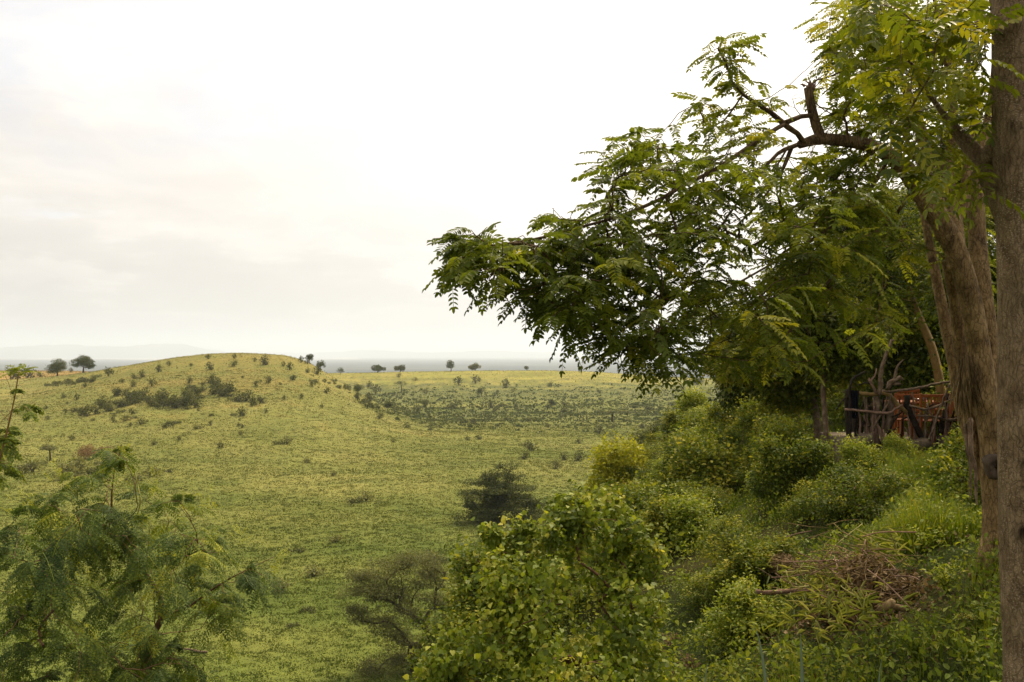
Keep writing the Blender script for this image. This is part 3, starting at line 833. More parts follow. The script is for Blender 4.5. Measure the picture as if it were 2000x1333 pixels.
PR = [shrub_proto(31, 2.6, 1.5, 420, M['lf_hill']), shrub_proto(32, 3.4, 1.3, 460, M['lf_hill']), shrub_proto(33, 1.6, 1.9, 330, M['lf_hill']), shrub_proto(34, 2.2, 1.2, 380, M['lf_olive'])]
PW = [2.6, 3.4, 1.6, 2.2]
used = set()


def hill_place(px, py, wpx):
    size = 'tiny' if wpx < 7.5 else ('small' if wpx < 13 else 'wide')
    if py < 722: where = 'near the top of the hill'
    elif px < 200: where = 'on the left shoulder of the hill'
    elif px > 560: where = 'on the right flank of the hill'
    elif px < 330: where = 'on the left face of the hill'
    elif py > 815: where = 'low on the front of the hill'
    elif px > 450: where = 'on the right of the hill face'
    else: where = 'in the middle of the hill face'
    return size, where


def put_shrub(kind, px, py, wpx, label, group, d=None, hs=1.0):
    if group == 'shrubs dotted over the hill':
        label = '%s dark shrub standing singly %s' % hill_place(px, py, wpx)
    elif group == 'shrubs in the thicket band on the hill':
        label = 'dark green shrub in the %s thicket on the front of the hill' % ('lower left' if px < 240 else 'large central' if px < 405 and py < 812 else 'right hand' if py < 800 else 'thin lower')
    elif group == 'shrubs in the hollow':
        label = 'dark low shrub in the hollow, %s' % ('near the foot of the hill' if px < 900 else 'in its middle' if px < 1150 else 'towards the hedge')
    elif group == 'shrubs on the far ridge':
        label = 'small shrub on the sunny far ridge, %s' % ('left end next to the hill' if px < 850 else 'middle part' if px < 1150 else 'right end near the hanging leaves')
    b = at_px(px, py, d); s = 1.45 * wpx * b[1] / F / PW[kind]
    if b[1] > 900 or b[1] < 60: return
    o = PR[kind] if kind not in used else copy_tree(PR[kind]); used.add(kind)
    o.location = tuple(float(v) for v in b - np.array([0, 0, .1])); o.scale = (s, s, s * hs); o.rotation_euler.z = float(rg.uniform(0, 6.28))
    tag(o, label, 'shrub', group)


HS = 'shrubs dotted over the hill'
LA = 'dark green shrub in the thicket band across the middle of the hill'
# thickets (centre px, py, spread x, spread y, count, width px)
for cx, cy, sx, sy, n, wp in [(165, 808, 18, 6, 6, 24), (215, 795, 22, 7, 7, 24), (262, 786, 26, 9, 12, 24), (318, 789, 34, 9, 14, 24), (360, 793, 26, 9, 12, 26), (385, 770, 18, 6, 6, 20),
                              (440, 772, 28, 7, 9, 22), (490, 786, 26, 5, 7, 20), (452, 812, 20, 3, 3, 18), (400, 752, 30, 6, 5, 16), (330, 832, 16, 3, 3, 20), (240, 812, 40, 9, 6, 16)]:
    for a in range(int(n * 1.0)):
        put_shrub(int(rg.integers(0, 2)), rg.normal(cx, sx * .6), rg.normal(cy, sy * .6), wp * rg.uniform(.7, 1.35), LA, 'shrubs in the thicket band on the hill')
LB = 'small dark shrub standing singly on the grass of the hill'
for px, py, wp, k in [(330, 716, 8, 2), (280, 738, 18, 0), (310, 728, 12, 2), (262, 742, 14, 0), (238, 750, 8, 2), (212, 736, 14, 2), (183, 747, 16, 0), (258, 757, 16, 0), (297, 755, 12, 2), (370, 750, 10, 2), (412, 724, 20, 0), (458, 702, 8, 2),
                      (458, 716, 16, 0), (406, 702, 8, 2), (498, 707, 7, 2), (520, 714, 24, 0), (554, 717, 8, 2), (566, 724, 12, 2), (525, 750, 12, 2), (500, 756, 10, 2), (574, 742, 8, 2), (555, 782, 7, 2), (629, 797, 6, 2), (639, 770, 16, 0), (610, 748, 18, 1),
                      (588, 709, 10, 2), (650, 746, 14, 1), (663, 757, 14, 1), (683, 764, 16, 0), (735, 797, 12, 0), (125, 778, 12, 0), (150, 782, 10, 2), (90, 800, 6, 2), (128, 808, 8, 2), (182, 823, 9, 3), (223, 826, 10, 3), (245, 824, 16, 3), (275, 830, 18, 3), (392, 838, 20, 1),
                      (610, 755, 9, 2), (540, 870, 26, 1), (560, 868, 20, 3), (470, 850, 12, 3), (140, 860, 14, 3), (350, 860, 12, 3), (300, 870, 14, 3), (430, 875, 16, 3), (600, 905, 14, 3), (690, 985, 34, 1), (715, 980, 24, 3), (650, 930, 14, 3)]:
    put_shrub(k, px, py, wp, LB if py < 830 else 'low shrub in the grass at the foot of the hill', HS if py < 830 else 'shrubs at the foot of the hill')
for a in range(20):
    t_ = rg.uniform(0, 1)
    put_shrub(2, rg.uniform(90, 640), rg.uniform(715, 845), rg.uniform(4, 8), LB, HS)
for a in range(22):   # dark line along the right flank
    t_ = rg.uniform(0, 1)
    put_shrub(int(rg.integers(0, 3)), 588 + 150 * t_ + rg.normal(0, 6), 712 + 88 * t_ + rg.normal(0, 3) + 4, rg.uniform(7, 16), 'dark shrub in the straggling line down the right flank of the hill', 'shrubs down the right flank of the hill')
for a in range(10):   # dark bank under the twin trees
    put_shrub(1, 90 + a * 11 + rg.normal(0, 3), 756 - a * 1.4 + rg.normal(0, 2), rg.uniform(14, 24), 'dark shrub in the bank below the twin round trees', 'shrubs below the twin trees')
for px, py, wp, lab in [(22, 742, 34, 'grey shrub clump beyond the golden field edge, left of the picture'), (52, 740, 30, 'grey bush right of another clump by the golden field'), (78, 730, 14, 'tiny bush in the golden field')]:
    put_shrub(0, px, py, wp, lab, None, d=470)
for a in range(20):   # far ridge face
    put_shrub(int(rg.integers(0, 4)), rg.uniform(680, 1400), rg.uniform(737, 785), rg.uniform(4, 15), 'small shrub on the sunny face of the far ridge', 'shrubs on the far ridge')
for a in range(56):   # scrubby hollow
    px = rg.uniform(740, 1390); lo = 785 + 60 * abs((px - 1050) / 400) ** 2 * .2
    put_shrub(int(rg.integers(0, 4)), px, rg.uniform(786, 872), rg.uniform(8, 20), 'dark low shrub in the scrub filling the hollow', 'shrubs in the hollow', hs=.65)
for a in range(18):
    put_shrub(int(rg.choice([1, 3])), rg.uniform(20, 330), rg.normal(925, 14), rg.uniform(18, 46), 'dark scrub bush in the patch at the left behind the feathery tree', 'scrub patch at the left', hs=.9)
for a in range(10):
    put_shrub(int(rg.choice([0, 3])), rg.uniform(1010, 1240), rg.uniform(868, 935), rg.uniform(16, 40), 'low bush on the valley floor beside the yellow bush', 'bushes on the valley floor right')
for a in range(14):
    put_shrub(int(rg.choice([1, 3])), rg.uniform(540, 900), rg.uniform(1020, 1300), rg.uniform(22, 50), 'low green bush in the long grass of the near valley floor', 'low bushes on the near valley floor', hs=.7)

# reddish dry bush
b = at_px(172, 897); W = 95 * b[1] / F
make_tree('dry_bush', 'dry rusty pink brown bush at the left foot of the hill', 'bush', b, rand_lobes(rg, 9, W * .38, W * .26, W * .08, W * .15, .6), 2600, .30, M['lf_rust'], M['bark_red'], rg, trunk_r=.06, fork=.25, nb=40)

# ---- the two umbrella shaped acacias in the valley
rg = np.random.default_rng(5)


def acacia(px, py, d, disks, label, leafm, nleaf, leaf, rtr, seed, lean=0, nm='acacia_tree', fork=.3, low=0, dens=1, jit=.42):
    r_ = np.random.default_rng(seed)
    b = at_px(px, py, d); k = d / F
    t = thing(nm, label, 'tree', b)
    top = HY - (b[2] / k)        # row of the foot
    tr = Tree(.35)
    zt = lambda row: (HY - row) * k - b[2]
    xt = lambda c_: (c_ - px) * k
    hh = zt(min(q[1] for q in disks))
    tr.limb([(0, 0, -.4, rtr * 1.3), (lean * .3, 0, hh * fork * .5, rtr), (lean * .6, 0, hh * fork, rtr * .8)])
    lb = []; tg = []
    for (cx, cy, wx, hy) in disks:
        for a in range(int(9 * dens)):
            y0 = r_.normal(0, .45) * wx * k * .5
            th = r_.uniform(0, 6.28); q = r_.uniform(0, 1) ** .5
            X = xt(cx) + math.cos(th) * q * wx * k * .40; Z = zt(cy) + r_.normal(0, jit) * hy * k
            s = wx * k * r_.uniform(.20, .34)
            lb.append((X, y0, Z, s, s, max(.3, hy * k * .50)))
            tg.append((X, y0, Z - .15 * hy * k))
    tr.grow(tg, r_, droop=-.12, back=.9, wob=.05)
    mb = MB(); tr.bark(mb, .022, .52, sides=(3, 4, 8)); mb.build('trunk', M['bark_dark'], t)
    mb = MB(); lobes_leaves(mb, lb, nleaf, leaf, r_, flat=.35, shell=.30, asp=.6, tint=(.5, .14), per_lobe=.12)
    mb.build('crown', leafm, t)
    return t


acacia(806, 1308, 79, [(720, 1122, 90, 18), (765, 1100, 110, 20), (815, 1098, 110, 20), (850, 1112, 70, 16), (702, 1150, 80, 18), (770, 1135, 130, 20), (840, 1140, 90, 18), (700, 1185, 80, 18), (750, 1165, 110, 20), (820, 1172, 120, 20), (860, 1185, 60, 16),
                       (715, 1212, 80, 16), (780, 1205, 110, 20), (845, 1222, 90, 18), (750, 1240, 100, 18), (825, 1250, 100, 16), (780, 1278, 130, 18), (740, 1300, 90, 16), (850, 1285, 70, 16)],
       'olive flat topped thorn tree with layered open crown at the bottom centre', M['lf_olive'], 56000, .13, .24, 3, dens=1.0, fork=.10)
acacia(975, 1006, 148, [(990, 912, 36, 12), (965, 928, 60, 12), (1005, 930, 50, 12), (945, 945, 70, 12), (1000, 950, 80, 12), (930, 965, 70, 12), (975, 968, 90, 14), (1030, 972, 70, 12), (915, 990, 60, 12), (960, 990, 90, 12), (1020, 990, 80, 12), (1050, 985, 40, 10), (985, 1002, 150, 14), (940, 1006, 110, 14), (1030, 1003, 80, 14), (975, 940, 90, 14), (985, 958, 110, 14), (950, 978, 100, 14)],
       'dark pyramid shaped thorn tree in the valley at the middle of the picture', M['lf_dark'], 48000, .24, .40, 4, fork=.1, dens=.7, jit=.25)
acacia(1285, 925, 120, [(1260, 852, 50, 20), (1300, 840, 60, 20), (1340, 850, 50, 20), (1275, 875, 80, 20), (1320, 880, 80, 20), (1290, 900, 100, 20)],
       'dark dense thorn tree behind the yellow bush against the hedge', M['lf_dark'], 26000, .24, .3, 6, dens=1.4)

# fallen pale log in the valley
b = at_px(380, 1277); mb = MB()
tube(mb, np.array([(-1.05, 0, .35), (-.5, .1, .25), (0, 0, .18), (.6, -.1, .05), (1.1, -.1, .1)]) + b, [.04, .08, .11, .12, .09], 8, bump=.08)
tube(mb, np.array([(-.5, .1, .25), (-.9, .3, .1)]) + b, [.05, .02], 5)
tag(mb.build('fallen_log', M['white_wood'] if 'white_wood' in M else M['wood_grey']), 'bleached fallen log lying in the valley grass beyond the feathery tree', 'log')


# ------------------------------------------------------------------ scrub on the escarpment
def bush_proto(seed, wide, tall, nleaf, leaf, asp, mat, name='slope_bush', nl=15, twigs=90, shape='dia', tint=(.42, .15), shoots=38, barkm='bark_red', drop=.35, vary=.16):
    r_ = np.random.default_rng(seed)
    lb = rand_lobes(r_, nl, wide * .36, tall * .84, tall * .12, min(wide, tall) * .22, .85, .6)
    lb = np.array(lb)
    t = thing(name, 'x', 'bush', (0, 0, -500))
    tr = Tree(.12)
    tr.limb([(0, 0, -.3, .035), (0, 0, tall * .15, .03)])
    for a in range(3):
        th = r_.uniform(0, 6.28); tr.limb([(0, 0, 0, .025), (math.cos(th) * wide * .15, math.sin(th) * wide * .15, tall * .35, .016)])
    k = r_.choice(len(lb), twigs); u = nrm(r_.normal(size=(twigs, 3)))
    tg = lb[k, :3] + u * lb[k, 3:6] * .95
    k2 = r_.choice(len(lb), shoots); u2 = nrm(np.stack([r_.normal(0, .6, shoots), r_.normal(0, .6, shoots), np.ones(shoots)], 1))
    tg2 = lb[k2, :3] + u2 * lb[k2, 3:6] * r_.uniform(1.1, 1.9, shoots)[:, None]
    tr.grow(np.vstack([tg, tg2]), r_, droop=-.05, back=.4)
    mb = MB(); tr.bark(mb, .0035, .45, sides=(3, 3, 5)); mb.build('stem', M[barkm], t)
    mb = MB()
    # leaves along the twigs
    ep, ed, wh = tr.ends(5)
    m = int(nleaf * .45 / len(ep)) + 1
    p = np.repeat(ep, m, 0) + r_.normal(0, leaf * 1.3, (len(ep) * m, 3)); n = len(p)
    td = np.clip(tint[0] + .12 + r_.normal(0, vary, len(tr.tips))[np.repeat(wh, m)] + r_.normal(0, .08, n), 0, 1)
    dr = nrm(np.repeat(ed, m, 0) * .5 + r_.normal(0, .7, (n, 3)) - np.array([0, 0, drop]))
    s = leaf * r_.uniform(.6, 1.25, n)
    leaves(mb, p, dr, np.array([0, 0, 1.0]) + r_.normal(0, .55, (n, 3)), s, s * asp, td, shape)
    lobes_leaves(mb, lb, int(nleaf * .75), leaf, r_, asp=asp, tint=(tint[0] - .03, tint[1]), shell=.7, shape=shape, per_lobe=vary * .7)
    mb.build('foliage', mat, t)
    return t


BP = [bush_proto(41, 2.6, 1.7, 9000, .082, .6, M['lf_bush'], shape='oval', vary=.2), bush_proto(42, 3.0, 1.5, 9500, .07, .55, M['lf_bush'], tint=(.36, .15), vary=.2),
      bush_proto(43, 2.2, 1.9, 8500, .085, .62, M['lf_vine'], tint=(.42, .15)), bush_proto(44, 2.8, 1.3, 9500, .065, .5, M['lf_bush'], tint=(.44, .15), vary=.2)]
rg = np.random.default_rng(77)
bu = set()


def put_bush(k, x, y, s, label, group, hs=1.0, dz=0):
    o = BP[k] if k not in bu else copy_tree(BP[k]); bu.add(k)
    px_ = 1000 + F * x / y; py_ = HY - F * zat(x, y) / y
    if group == 'bushes on the escarpment face':
        label = 'dense green bush on the escarpment face, ' + ('behind the big climber bush' if px_ < 1180 else 'below the knoll, left side' if px_ < 1330 and py_ < 1000 else 'below the knoll, right side' if py_ < 1000 else 'above the climber bush' if px_ < 1330 else 'left of the brush pile')
    elif group == 'bushes on the near bank':
        label = 'leafy green bush on the steep bank, ' + ('left of the broken brown branch' if px_ < 1420 and py_ > 1050 else 'right against the big climber bush' if px_ < 1330 else 'just above the brush pile' if y < 12.5 else 'higher up below the fence')
    elif group == 'understorey bushes of the grove':
        label = 'dark understorey bush of the grove, ' + ('left of the two small lawn trees' if px_ < 1580 else 'behind the lawn trees' if px_ < 1680 else 'behind the fence and chairs' if px_ < 1860 else 'behind the leaning tree')
    elif group == 'bushes of the knoll':
        label = 'yellow green bush of the hedge knoll, ' + ('at its valley side' if px_ < 1425 else 'on its lower slope' if py_ > 900 else 'on its crest' if y > 26 else 'on the side nearest the fence')
    elif group == 'bushes on the far end of the escarpment':
        label = 'bush far down the escarpment, ' + ('beside the yellow bush' if px_ < 1290 else 'below the skyline of the hedge' if py_ < 900 else 'on its lower face towards the valley')
    elif group == 'bushes along the escarpment edge':
        label = 'round green bush along the top edge of the escarpment, ' + ('on the way to the fence' if px_ > 1480 else 'far end' if y > 40 else 'middle stretch')
    o.location = (float(x), float(y), zat(x, y) - .08 + dz); o.scale = (s, s, s * hs); o.rotation_euler.z = float(rg.uniform(0, 6.28))
    return tag(o, label, 'bush', group)


G1 = 'bushes covering the escarpment'
# rows of bushes down the face of the escarpment; near ones small, far ones full size
pts = []
for y in np.concatenate([np.arange(9.5, 24, 1.25), np.arange(24, 62, 2.1)]):
    for s in np.arange(-.2, 30, 1.5 if y < 24 else 2.0):
        yy = y + rg.normal(0, .35); ss = s + rg.normal(0, .35)
        x = float(edge_x(yy)) - ss; px = 1000 + F * x / yy
        if px < 880: continue
        z = zat(x, yy); py = HY - F * z / yy
        if py > 1420 or py < 740: continue
        if px > 1690 and yy < 18: continue      # open ground round the brush pile and the bright grass
        if px > 1500 and py > 1040 or px > 1440 and py > 1150: continue
        if px > 1535 and 15 < yy < 34 and ss < 2.6: continue
        pts.append((x, yy, ss, px, py))
for (x, y, s, px, py) in pts:
    if y < 16: lab, g = 'leafy green bush on the steep bank above the brush pile', 'bushes on the near bank'
    elif s < 2: lab, g = 'round green bush along the top edge of the escarpment', 'bushes along the escarpment edge'
    elif y > 38: lab, g = 'bush far down the escarpment face towards the valley', 'bushes on the far end of the escarpment'
    else: lab, g = 'dense green bush on the face of the escarpment', 'bushes on the escarpment face'
    sc = rg.uniform(.40, .70) if y < 16 else (rg.uniform(.50, .75) if s < 1.5 else rg.uniform(.80, 1.35))
    put_bush(int(rg.choice([0, 1, 2, 3], p=[.32, .26, .12, .30])), x, y, sc, lab, g, hs=rg.uniform(.55, .95))
# the sunlit knoll of bushes at the upper end of the hedge
for i_, (px, py, d, sc) in enumerate([(1480, 800, 30, 1.0), (1440, 812, 34, 1.0), (1520, 812, 27, .85), (1405, 850, 34, 1.1), (1370, 880, 36, 1.1), (1460, 850, 28, 1.0), (1520, 880, 21, .8), (1480, 900, 22, .95), (1610, 965, 14.5, .5), (1560, 955, 16, .65), (1450, 790, 31, .95), (1500, 785, 28, .95)]):
    x = (px - 1000) / F * d
    put_bush([3, 0, 1, 3, 0][i_ % 5], x, d, sc, 'yellow green bush in the knoll at the top of the hedge', 'bushes of the knoll', hs=1.0)

# the yellow bush
b = hit(1222, 985, 30); k = b[1] / F
YB = bush_proto(51, 128 * k, 150 * k, 9000, .17, .55, M['lf_yellow'], name='yellow_bush', nl=12, barkm='bark_ochre')
YB.location = tuple(float(v) for v in b); tag(YB, 'bright yellow green bush at the foot of the escarpment above the valley', 'bush')

# big light green climber bush in the middle foreground
rg = np.random.default_rng(8)
t = thing('climber_bush', 'big light green bush with heart shaped leaves and upright shoots at the bottom centre', 'bush', (.25, 8.6, zat(.25, 8.6)))
base = np.array([.25, 8.6, zat(.25, 8.6)])
lb = []
for px, py, w_, d in [(1080, 1080, 110, 8.6), (1000, 1100, 80, 8.3), (1170, 1100, 90, 8.8), (1060, 1180, 130, 8.1), (960, 1190, 80, 8.0), (1180, 1200, 110, 8.4), (1240, 1180, 70, 8.8), (1010, 1270, 130, 7.8), (920, 1290, 90, 7.8),
                      (1130, 1300, 130, 7.8), (1230, 1290, 90, 8.2), (870, 1350, 80, 7.8), (1000, 1370, 130, 7.6), (1150, 1390, 130, 7.6), (1120, 1010, 60, 8.9), (1190, 1030, 70, 9.1), (1250, 1090, 60, 9.2), (1010, 1050, 45, 8.6), (960, 1050, 26, 8.5), (1150, 995, 40, 8.9), (1225, 1050, 50, 9.2), (1080, 1030, 60, 8.6)]:
    c_ = P(px, py, d) - base; r_ = w_ * d / F
    for a in range(4):
        q_ = nrm(rg.normal(size=3)) * r_ * .55; f_ = rg.uniform(.42, .62); lb.append((*(c_ + q_), r_ * f_, r_ * f_, r_ * f_ * .8))
lb = np.array(lb)
tr = Tree(.09); tr.limb([(0, 0, -.3, .05), (0, 0, .4, .045), (.05, .1, 1.0, .035)])
k = rg.choice(len(lb), 560); u = nrm(rg.normal(size=(560, 3)))
tg = lb[k, :3] + u * lb[k, 3:6] * rg.uniform(.75, 1.25, 560)[:, None]
sh = np.array([P(px, py, d) - base for px, py, d in [(1150, 950, 8.9), (1134, 985, 8.9), (940, 1035, 8.5), (948, 1060, 8.4), (1080, 985, 8.6), (1075, 1010, 8.6), (1188, 965, 9.1), (1225, 1000, 9.2), (1015, 1005, 8.6), (1040, 1020, 8.5), (1250, 1040, 9.2), (870, 1235, 7.9), (840, 1290, 7.8), (905, 1140, 8.0), (1290, 1130, 9.0), (985, 1010, 8.6), (1165, 990, 8.9)]])
tr.grow(np.vstack([tg, sh]), rg, droop=-.05, back=.5)
mb = MB(); tr.bark(mb, .0022, .48, sides=(3, 4, 6)); mb.build('stem', M['bark_red'], t)
mb = MB(); ep, ed, wh = tr.ends(7)
m = 5; n = len(ep) * m
p = np.repeat(ep, m, 0) + rg.normal(0, .035, (n, 3))
tt = np.clip(.56 + rg.normal(0, .20, len(tr.tips))[np.repeat(wh, m)] + rg.normal(0, .09, n), 0, 1)
dr = nrm(np.repeat(ed, m, 0) * .35 + rg.normal(0, .55, (n, 3)) + np.array([0, -.25, -.45]))
s = .043 * rg.uniform(.45, 1.3, n)
leaves(mb, p, dr, np.array([0, -.35, 1.0]) + rg.normal(0, .45, (n, 3)), s, s * .82, tt, 'heart')
n = 11000; k = rg.choice(len(lb), n); u = nrm(rg.normal(size=(n, 3)) + np.array([0, -.35, .25]))
p = lb[k, :3] + u * lb[k, 3:6] * (rg.uniform(.55, 1.02, n) + .06 * np.sin(u[:, 0] * 9 + k))[:, None]
tt = np.clip(.45 + rg.normal(0, .13, len(lb))[k] + rg.normal(0, .14, n), 0, 1); s = .048 * rg.uniform(.5, 1.25, n)
leaves(mb, p, nrm(rg.normal(0, .6, (n, 3)) + np.array([0, -.2, -.5])), u + np.array([0, 0, .7]) + rg.normal(0, .4, (n, 3)), s, s * .8, tt, 'heart')
mb.build('foliage', M['lf_vine'], t)


# ------------------------------------------------------------------ undergrowth and grass on the bank
def under(name, n, mat, label, seed, yr, sr, size, hgt, shape='oval', asp=.5, tint=(.45, .18), keep=None, blade=False):
    rg = np.random.default_rng(seed)
    y = np.exp(rg.uniform(math.log(yr[0]), math.log(yr[1]), n)); s = rg.uniform(*sr, n); x = edge_x(y) - s
    px = 1000 + F * x / y; k = (px > 640) & (px < 2080)
    if keep is not None: k &= keep(x, y, px)
    x, y, s = x[k], y[k], s[k]; n = len(x); z = land(x, y)
    clump = fbm(x, y, 1.6, 3, 33); big = fbm(x, y, 5, 2, 35)
    h_ = hgt * np.clip(.65 + .6 * clump + .4 * big, .12, 1.8)
    tt = np.clip(tint[0] + .16 * clump + .14 * big + rg.normal(0, tint[1], n) * .7, 0, 1)
    mb = MB()
    if blade:
        ln = h_ * rg.uniform(.6, 1.2, n); th = rg.uniform(0, 6.28, n)
        lean = rg.uniform(.1, .75, n); wd = size * rg.uniform(.6, 1.4, n)
        dx, dy = np.cos(th), np.sin(th); sx, sy = -dy, dx
        L_ = []
        for f_, zf in ((0, 0), (.4, .52), (.75, .82), (1.0, .84)):
            q_ = lean * f_ ** 1.7 * ln; w_ = wd * (1 - f_ * .92)
            c = np.stack([x + dx * q_, y + dy * q_, z - .02 + ln * zf], 1); o_ = np.stack([sx * w_, sy * w_, 0 * w_], 1)
            L_ += [c - o_, c + o_]
        V = np.stack(L_, 1).reshape(-1, 3); b = np.arange(n)[:, None] * 8 + np.arange(3)[None] * 2
        mb.add(V, np.stack([b, b + 1, b + 3, b + 2], -1).reshape(-1, 4), np.repeat(tt, 8))
    else:
        p = np.stack([x, y, z + h_ * rg.uniform(0, 1, n) ** .6], 1)
        sz = size * rg.uniform(.5, 1.4, n)
        dr = rg.normal(0, .7, (n, 3)) + np.array([0, -.1, -.1]); up = np.array([0, -.2, 1.]) + rg.normal(0, .45, (n, 3))
        leaves(mb, p, dr, up, sz, sz * asp, tt, shape)
    return tag(mb.build(name, mat, smooth=False), label, 'undergrowth', kind='stuff')


PC = hit(1685, 1185, 3.6, 40)
pile = lambda x, y: np.exp(-(((x - PC[0]) / .75) ** 2 + ((y - PC[1]) / 1.2) ** 2))
nopile = lambda x, y, px: pile(x, y) < .35
under('undergrowth', 190000, M['lf_bush'], 'tangled green herbs and creepers covering the steep bank', 3, (2.6, 22), (-5, 14), .042, .34, keep=lambda x, y, px: (pile(x, y) < .45))
under('undergrowth', 130000, M['lf_bush'], 'low scrub cover between the bushes of the escarpment', 4, (15, 75), (1.5, 32), .10, .75, shape='dia', tint=(.45, .18))
under('undergrowth', 20000, M['lf_vine'], 'larger leaved weeds growing through the creepers on the bank', 13, (2.6, 16), (-4, 8), .058, .42, keep=nopile, asp=.5, tint=(.38, .2))
under('leaf_litter', 22000, M['lf_litter'], 'scattered dead brown leaves and stems on the bank', 14, (2.6, 14), (-4, 6), .045, .12, keep=lambda x, y, px: (pile(x, y) > .02) | (fbm(x, y, 1.3, 2, 19) > .35), asp=.35)
lawn = lambda x, y, px: (pile(x, y) < .3) & (px > 1700 + 30 * np.sin(y * 2)) & (y > 10.5)
under('bank_grass', 90000, M['lf_grass'], 'bright green long grass on the bank beside the leaning tree', 5, (9, 19), (-6, 1.6), .0065, .36, keep=lawn, blade=True, tint=(.5, .2))
under('lawn_grass', 60000, M['lf_grass'], 'short green grass under the grove beyond the fence', 6, (15, 45), (-14, .8), .012, .16, keep=lambda x, y, px: px < 1900, blade=True, tint=(.45, .15))
under('bank_grass', 26000, M['lf_grass'], 'thin grass blades among the herbs in the bottom right corner', 7, (2.6, 9), (-3, 3.5), .004, .26, keep=nopile, blade=True, tint=(.45, .25))


# ------------------------------------------------------------------ feathery tree at the left
def bipinnate(mb, base, dr, up, ln, rng, K=6, kk=6, droop=.5, tint=.4):
    base = np.asarray(base, float); n = len(base)
    dr = nrm(dr); side = nrm(np.cross(dr, up)); dv = np.array([0, 0, -1.0])
    ln = np.broadcast_to(ln, (n,))
    t = np.linspace(.25, 1, K)
    pos = base[:, None] + dr[:, None] * (ln[:, None] * t)[..., None] + dv * (droop * ln[:, None] * t ** 2)[..., None]
    tan = nrm(dr[:, None] + dv * (2 * droop * t)[None, :, None])
    for s in (-1, 1):
        d2 = nrm(side[:, None] * s * .85 + tan * .5 + dv * .25 + rng.normal(0, .12, (n, K, 3)))
        nn = np.cross(np.repeat(side[:, None], K, 1), tan)
        pinnate(mb, pos.reshape(-1, 3), d2.reshape(-1, 3), nn.reshape(-1, 3) + rng.normal(0, .2, (n * K, 3)), np.repeat(ln * .52, K) * rng.uniform(.8, 1.15, n * K), rng, K=kk, lf=.028, wf=.0125, droop=.25, tint=np.repeat(np.broadcast_to(tint, (n,)), K), shape='dia', jitter=.2)
    tt = np.array([0, .35, .7, 1.0])
    c = base[:, None] + dr[:, None] * (ln[:, None] * tt)[..., None] + dv * (droop * ln[:, None] * tt ** 2)[..., None]
    w_ = side[:, None] * .0016
    V = np.stack([c - w_, c + w_], 2).reshape(-1, 3); b = np.arange(n)[:, None] * 8 + np.arange(3)[None] * 2
    mb.add(V, np.stack([b, b + 1, b + 3, b + 2], -1).reshape(-1, 4), .6)


def pl(rows, base):
    return [(*(P(a, b_, d) - base), r_) for a, b_, d, r_ in rows]


rg = np.random.default_rng(14)
bx, by = -3.1, 8.4; base = np.array([bx, by, zat(bx, by)])
t = thing('feathery_tree', 'tall feathery leaved tree filling the bottom left corner', 'tree', base)
tr = Tree(.09)
tr.limb([(0, 0, -.3, .14), (.0, 0, 1.2, .12)] + pl([(285, 1700, 8.3, .085), (289, 1480, 8.2, .06), (289, 1333, 8.2, .045), (292, 1258, 8.2, .038), (314, 1210, 8.1, .036), (314, 1170, 8.1, .028), (274, 1106, 8.0, .024), (225, 1040, 8.0, .018), (218, 985, 7.9, .012), (222, 930, 7.9, .007), (238, 868, 7.8, .003)], base))
tr.limb(pl([(314, 1212, 8.1, .02), (345, 1195, 8.0, .016), (372, 1183, 7.9, .013), (410, 1155, 7.9, .011), (450, 1130, 7.9, .008), (500, 1105, 7.8, .005), (535, 1088, 7.8, .003)], base))
tr.limb(pl([(372, 1183, 7.9, .012), (378, 1130, 7.9, .010), (385, 1090, 7.9, .007), (400, 1040, 7.9, .005), (415, 1005, 7.9, .003)], base))
tr.limb(pl([(285, 1700, 8.3, .07), (180, 1480, 7.8, .06), (72, 1320, 7.5, .034), (55, 1285, 7.4, .032), (25, 1258, 7.4, .028), (-10, 1225, 7.3, .025), (-60, 1190, 7.3, .02)], base))
tr.limb(pl([(72, 1320, 7.5, .02), (95, 1215, 7.6, .014), (105, 1190, 7.6, .013), (122, 1158, 7.6, .010), (118, 1090, 7.6, .008), (122, 1050, 7.6, .006), (125, 1000, 7.6, .004)], base))
tr.limb(pl([(105, 1190, 7.6, .008), (85, 1145, 7.5, .007), (45, 1088, 7.4, .005), (10, 1060, 7.4, .003)], base))
tr.limb(pl([(289, 1480, 8.2, .03), (240, 1350, 7.8, .018), (160, 1330, 7.6, .012), (210, 1290, 7.6, .008)], base))
tr.limb(pl([(292, 1258, 8.2, .014), (330, 1262, 8.0, .009), (318, 1240, 7.9, .006)], base))
n0 = tr.n
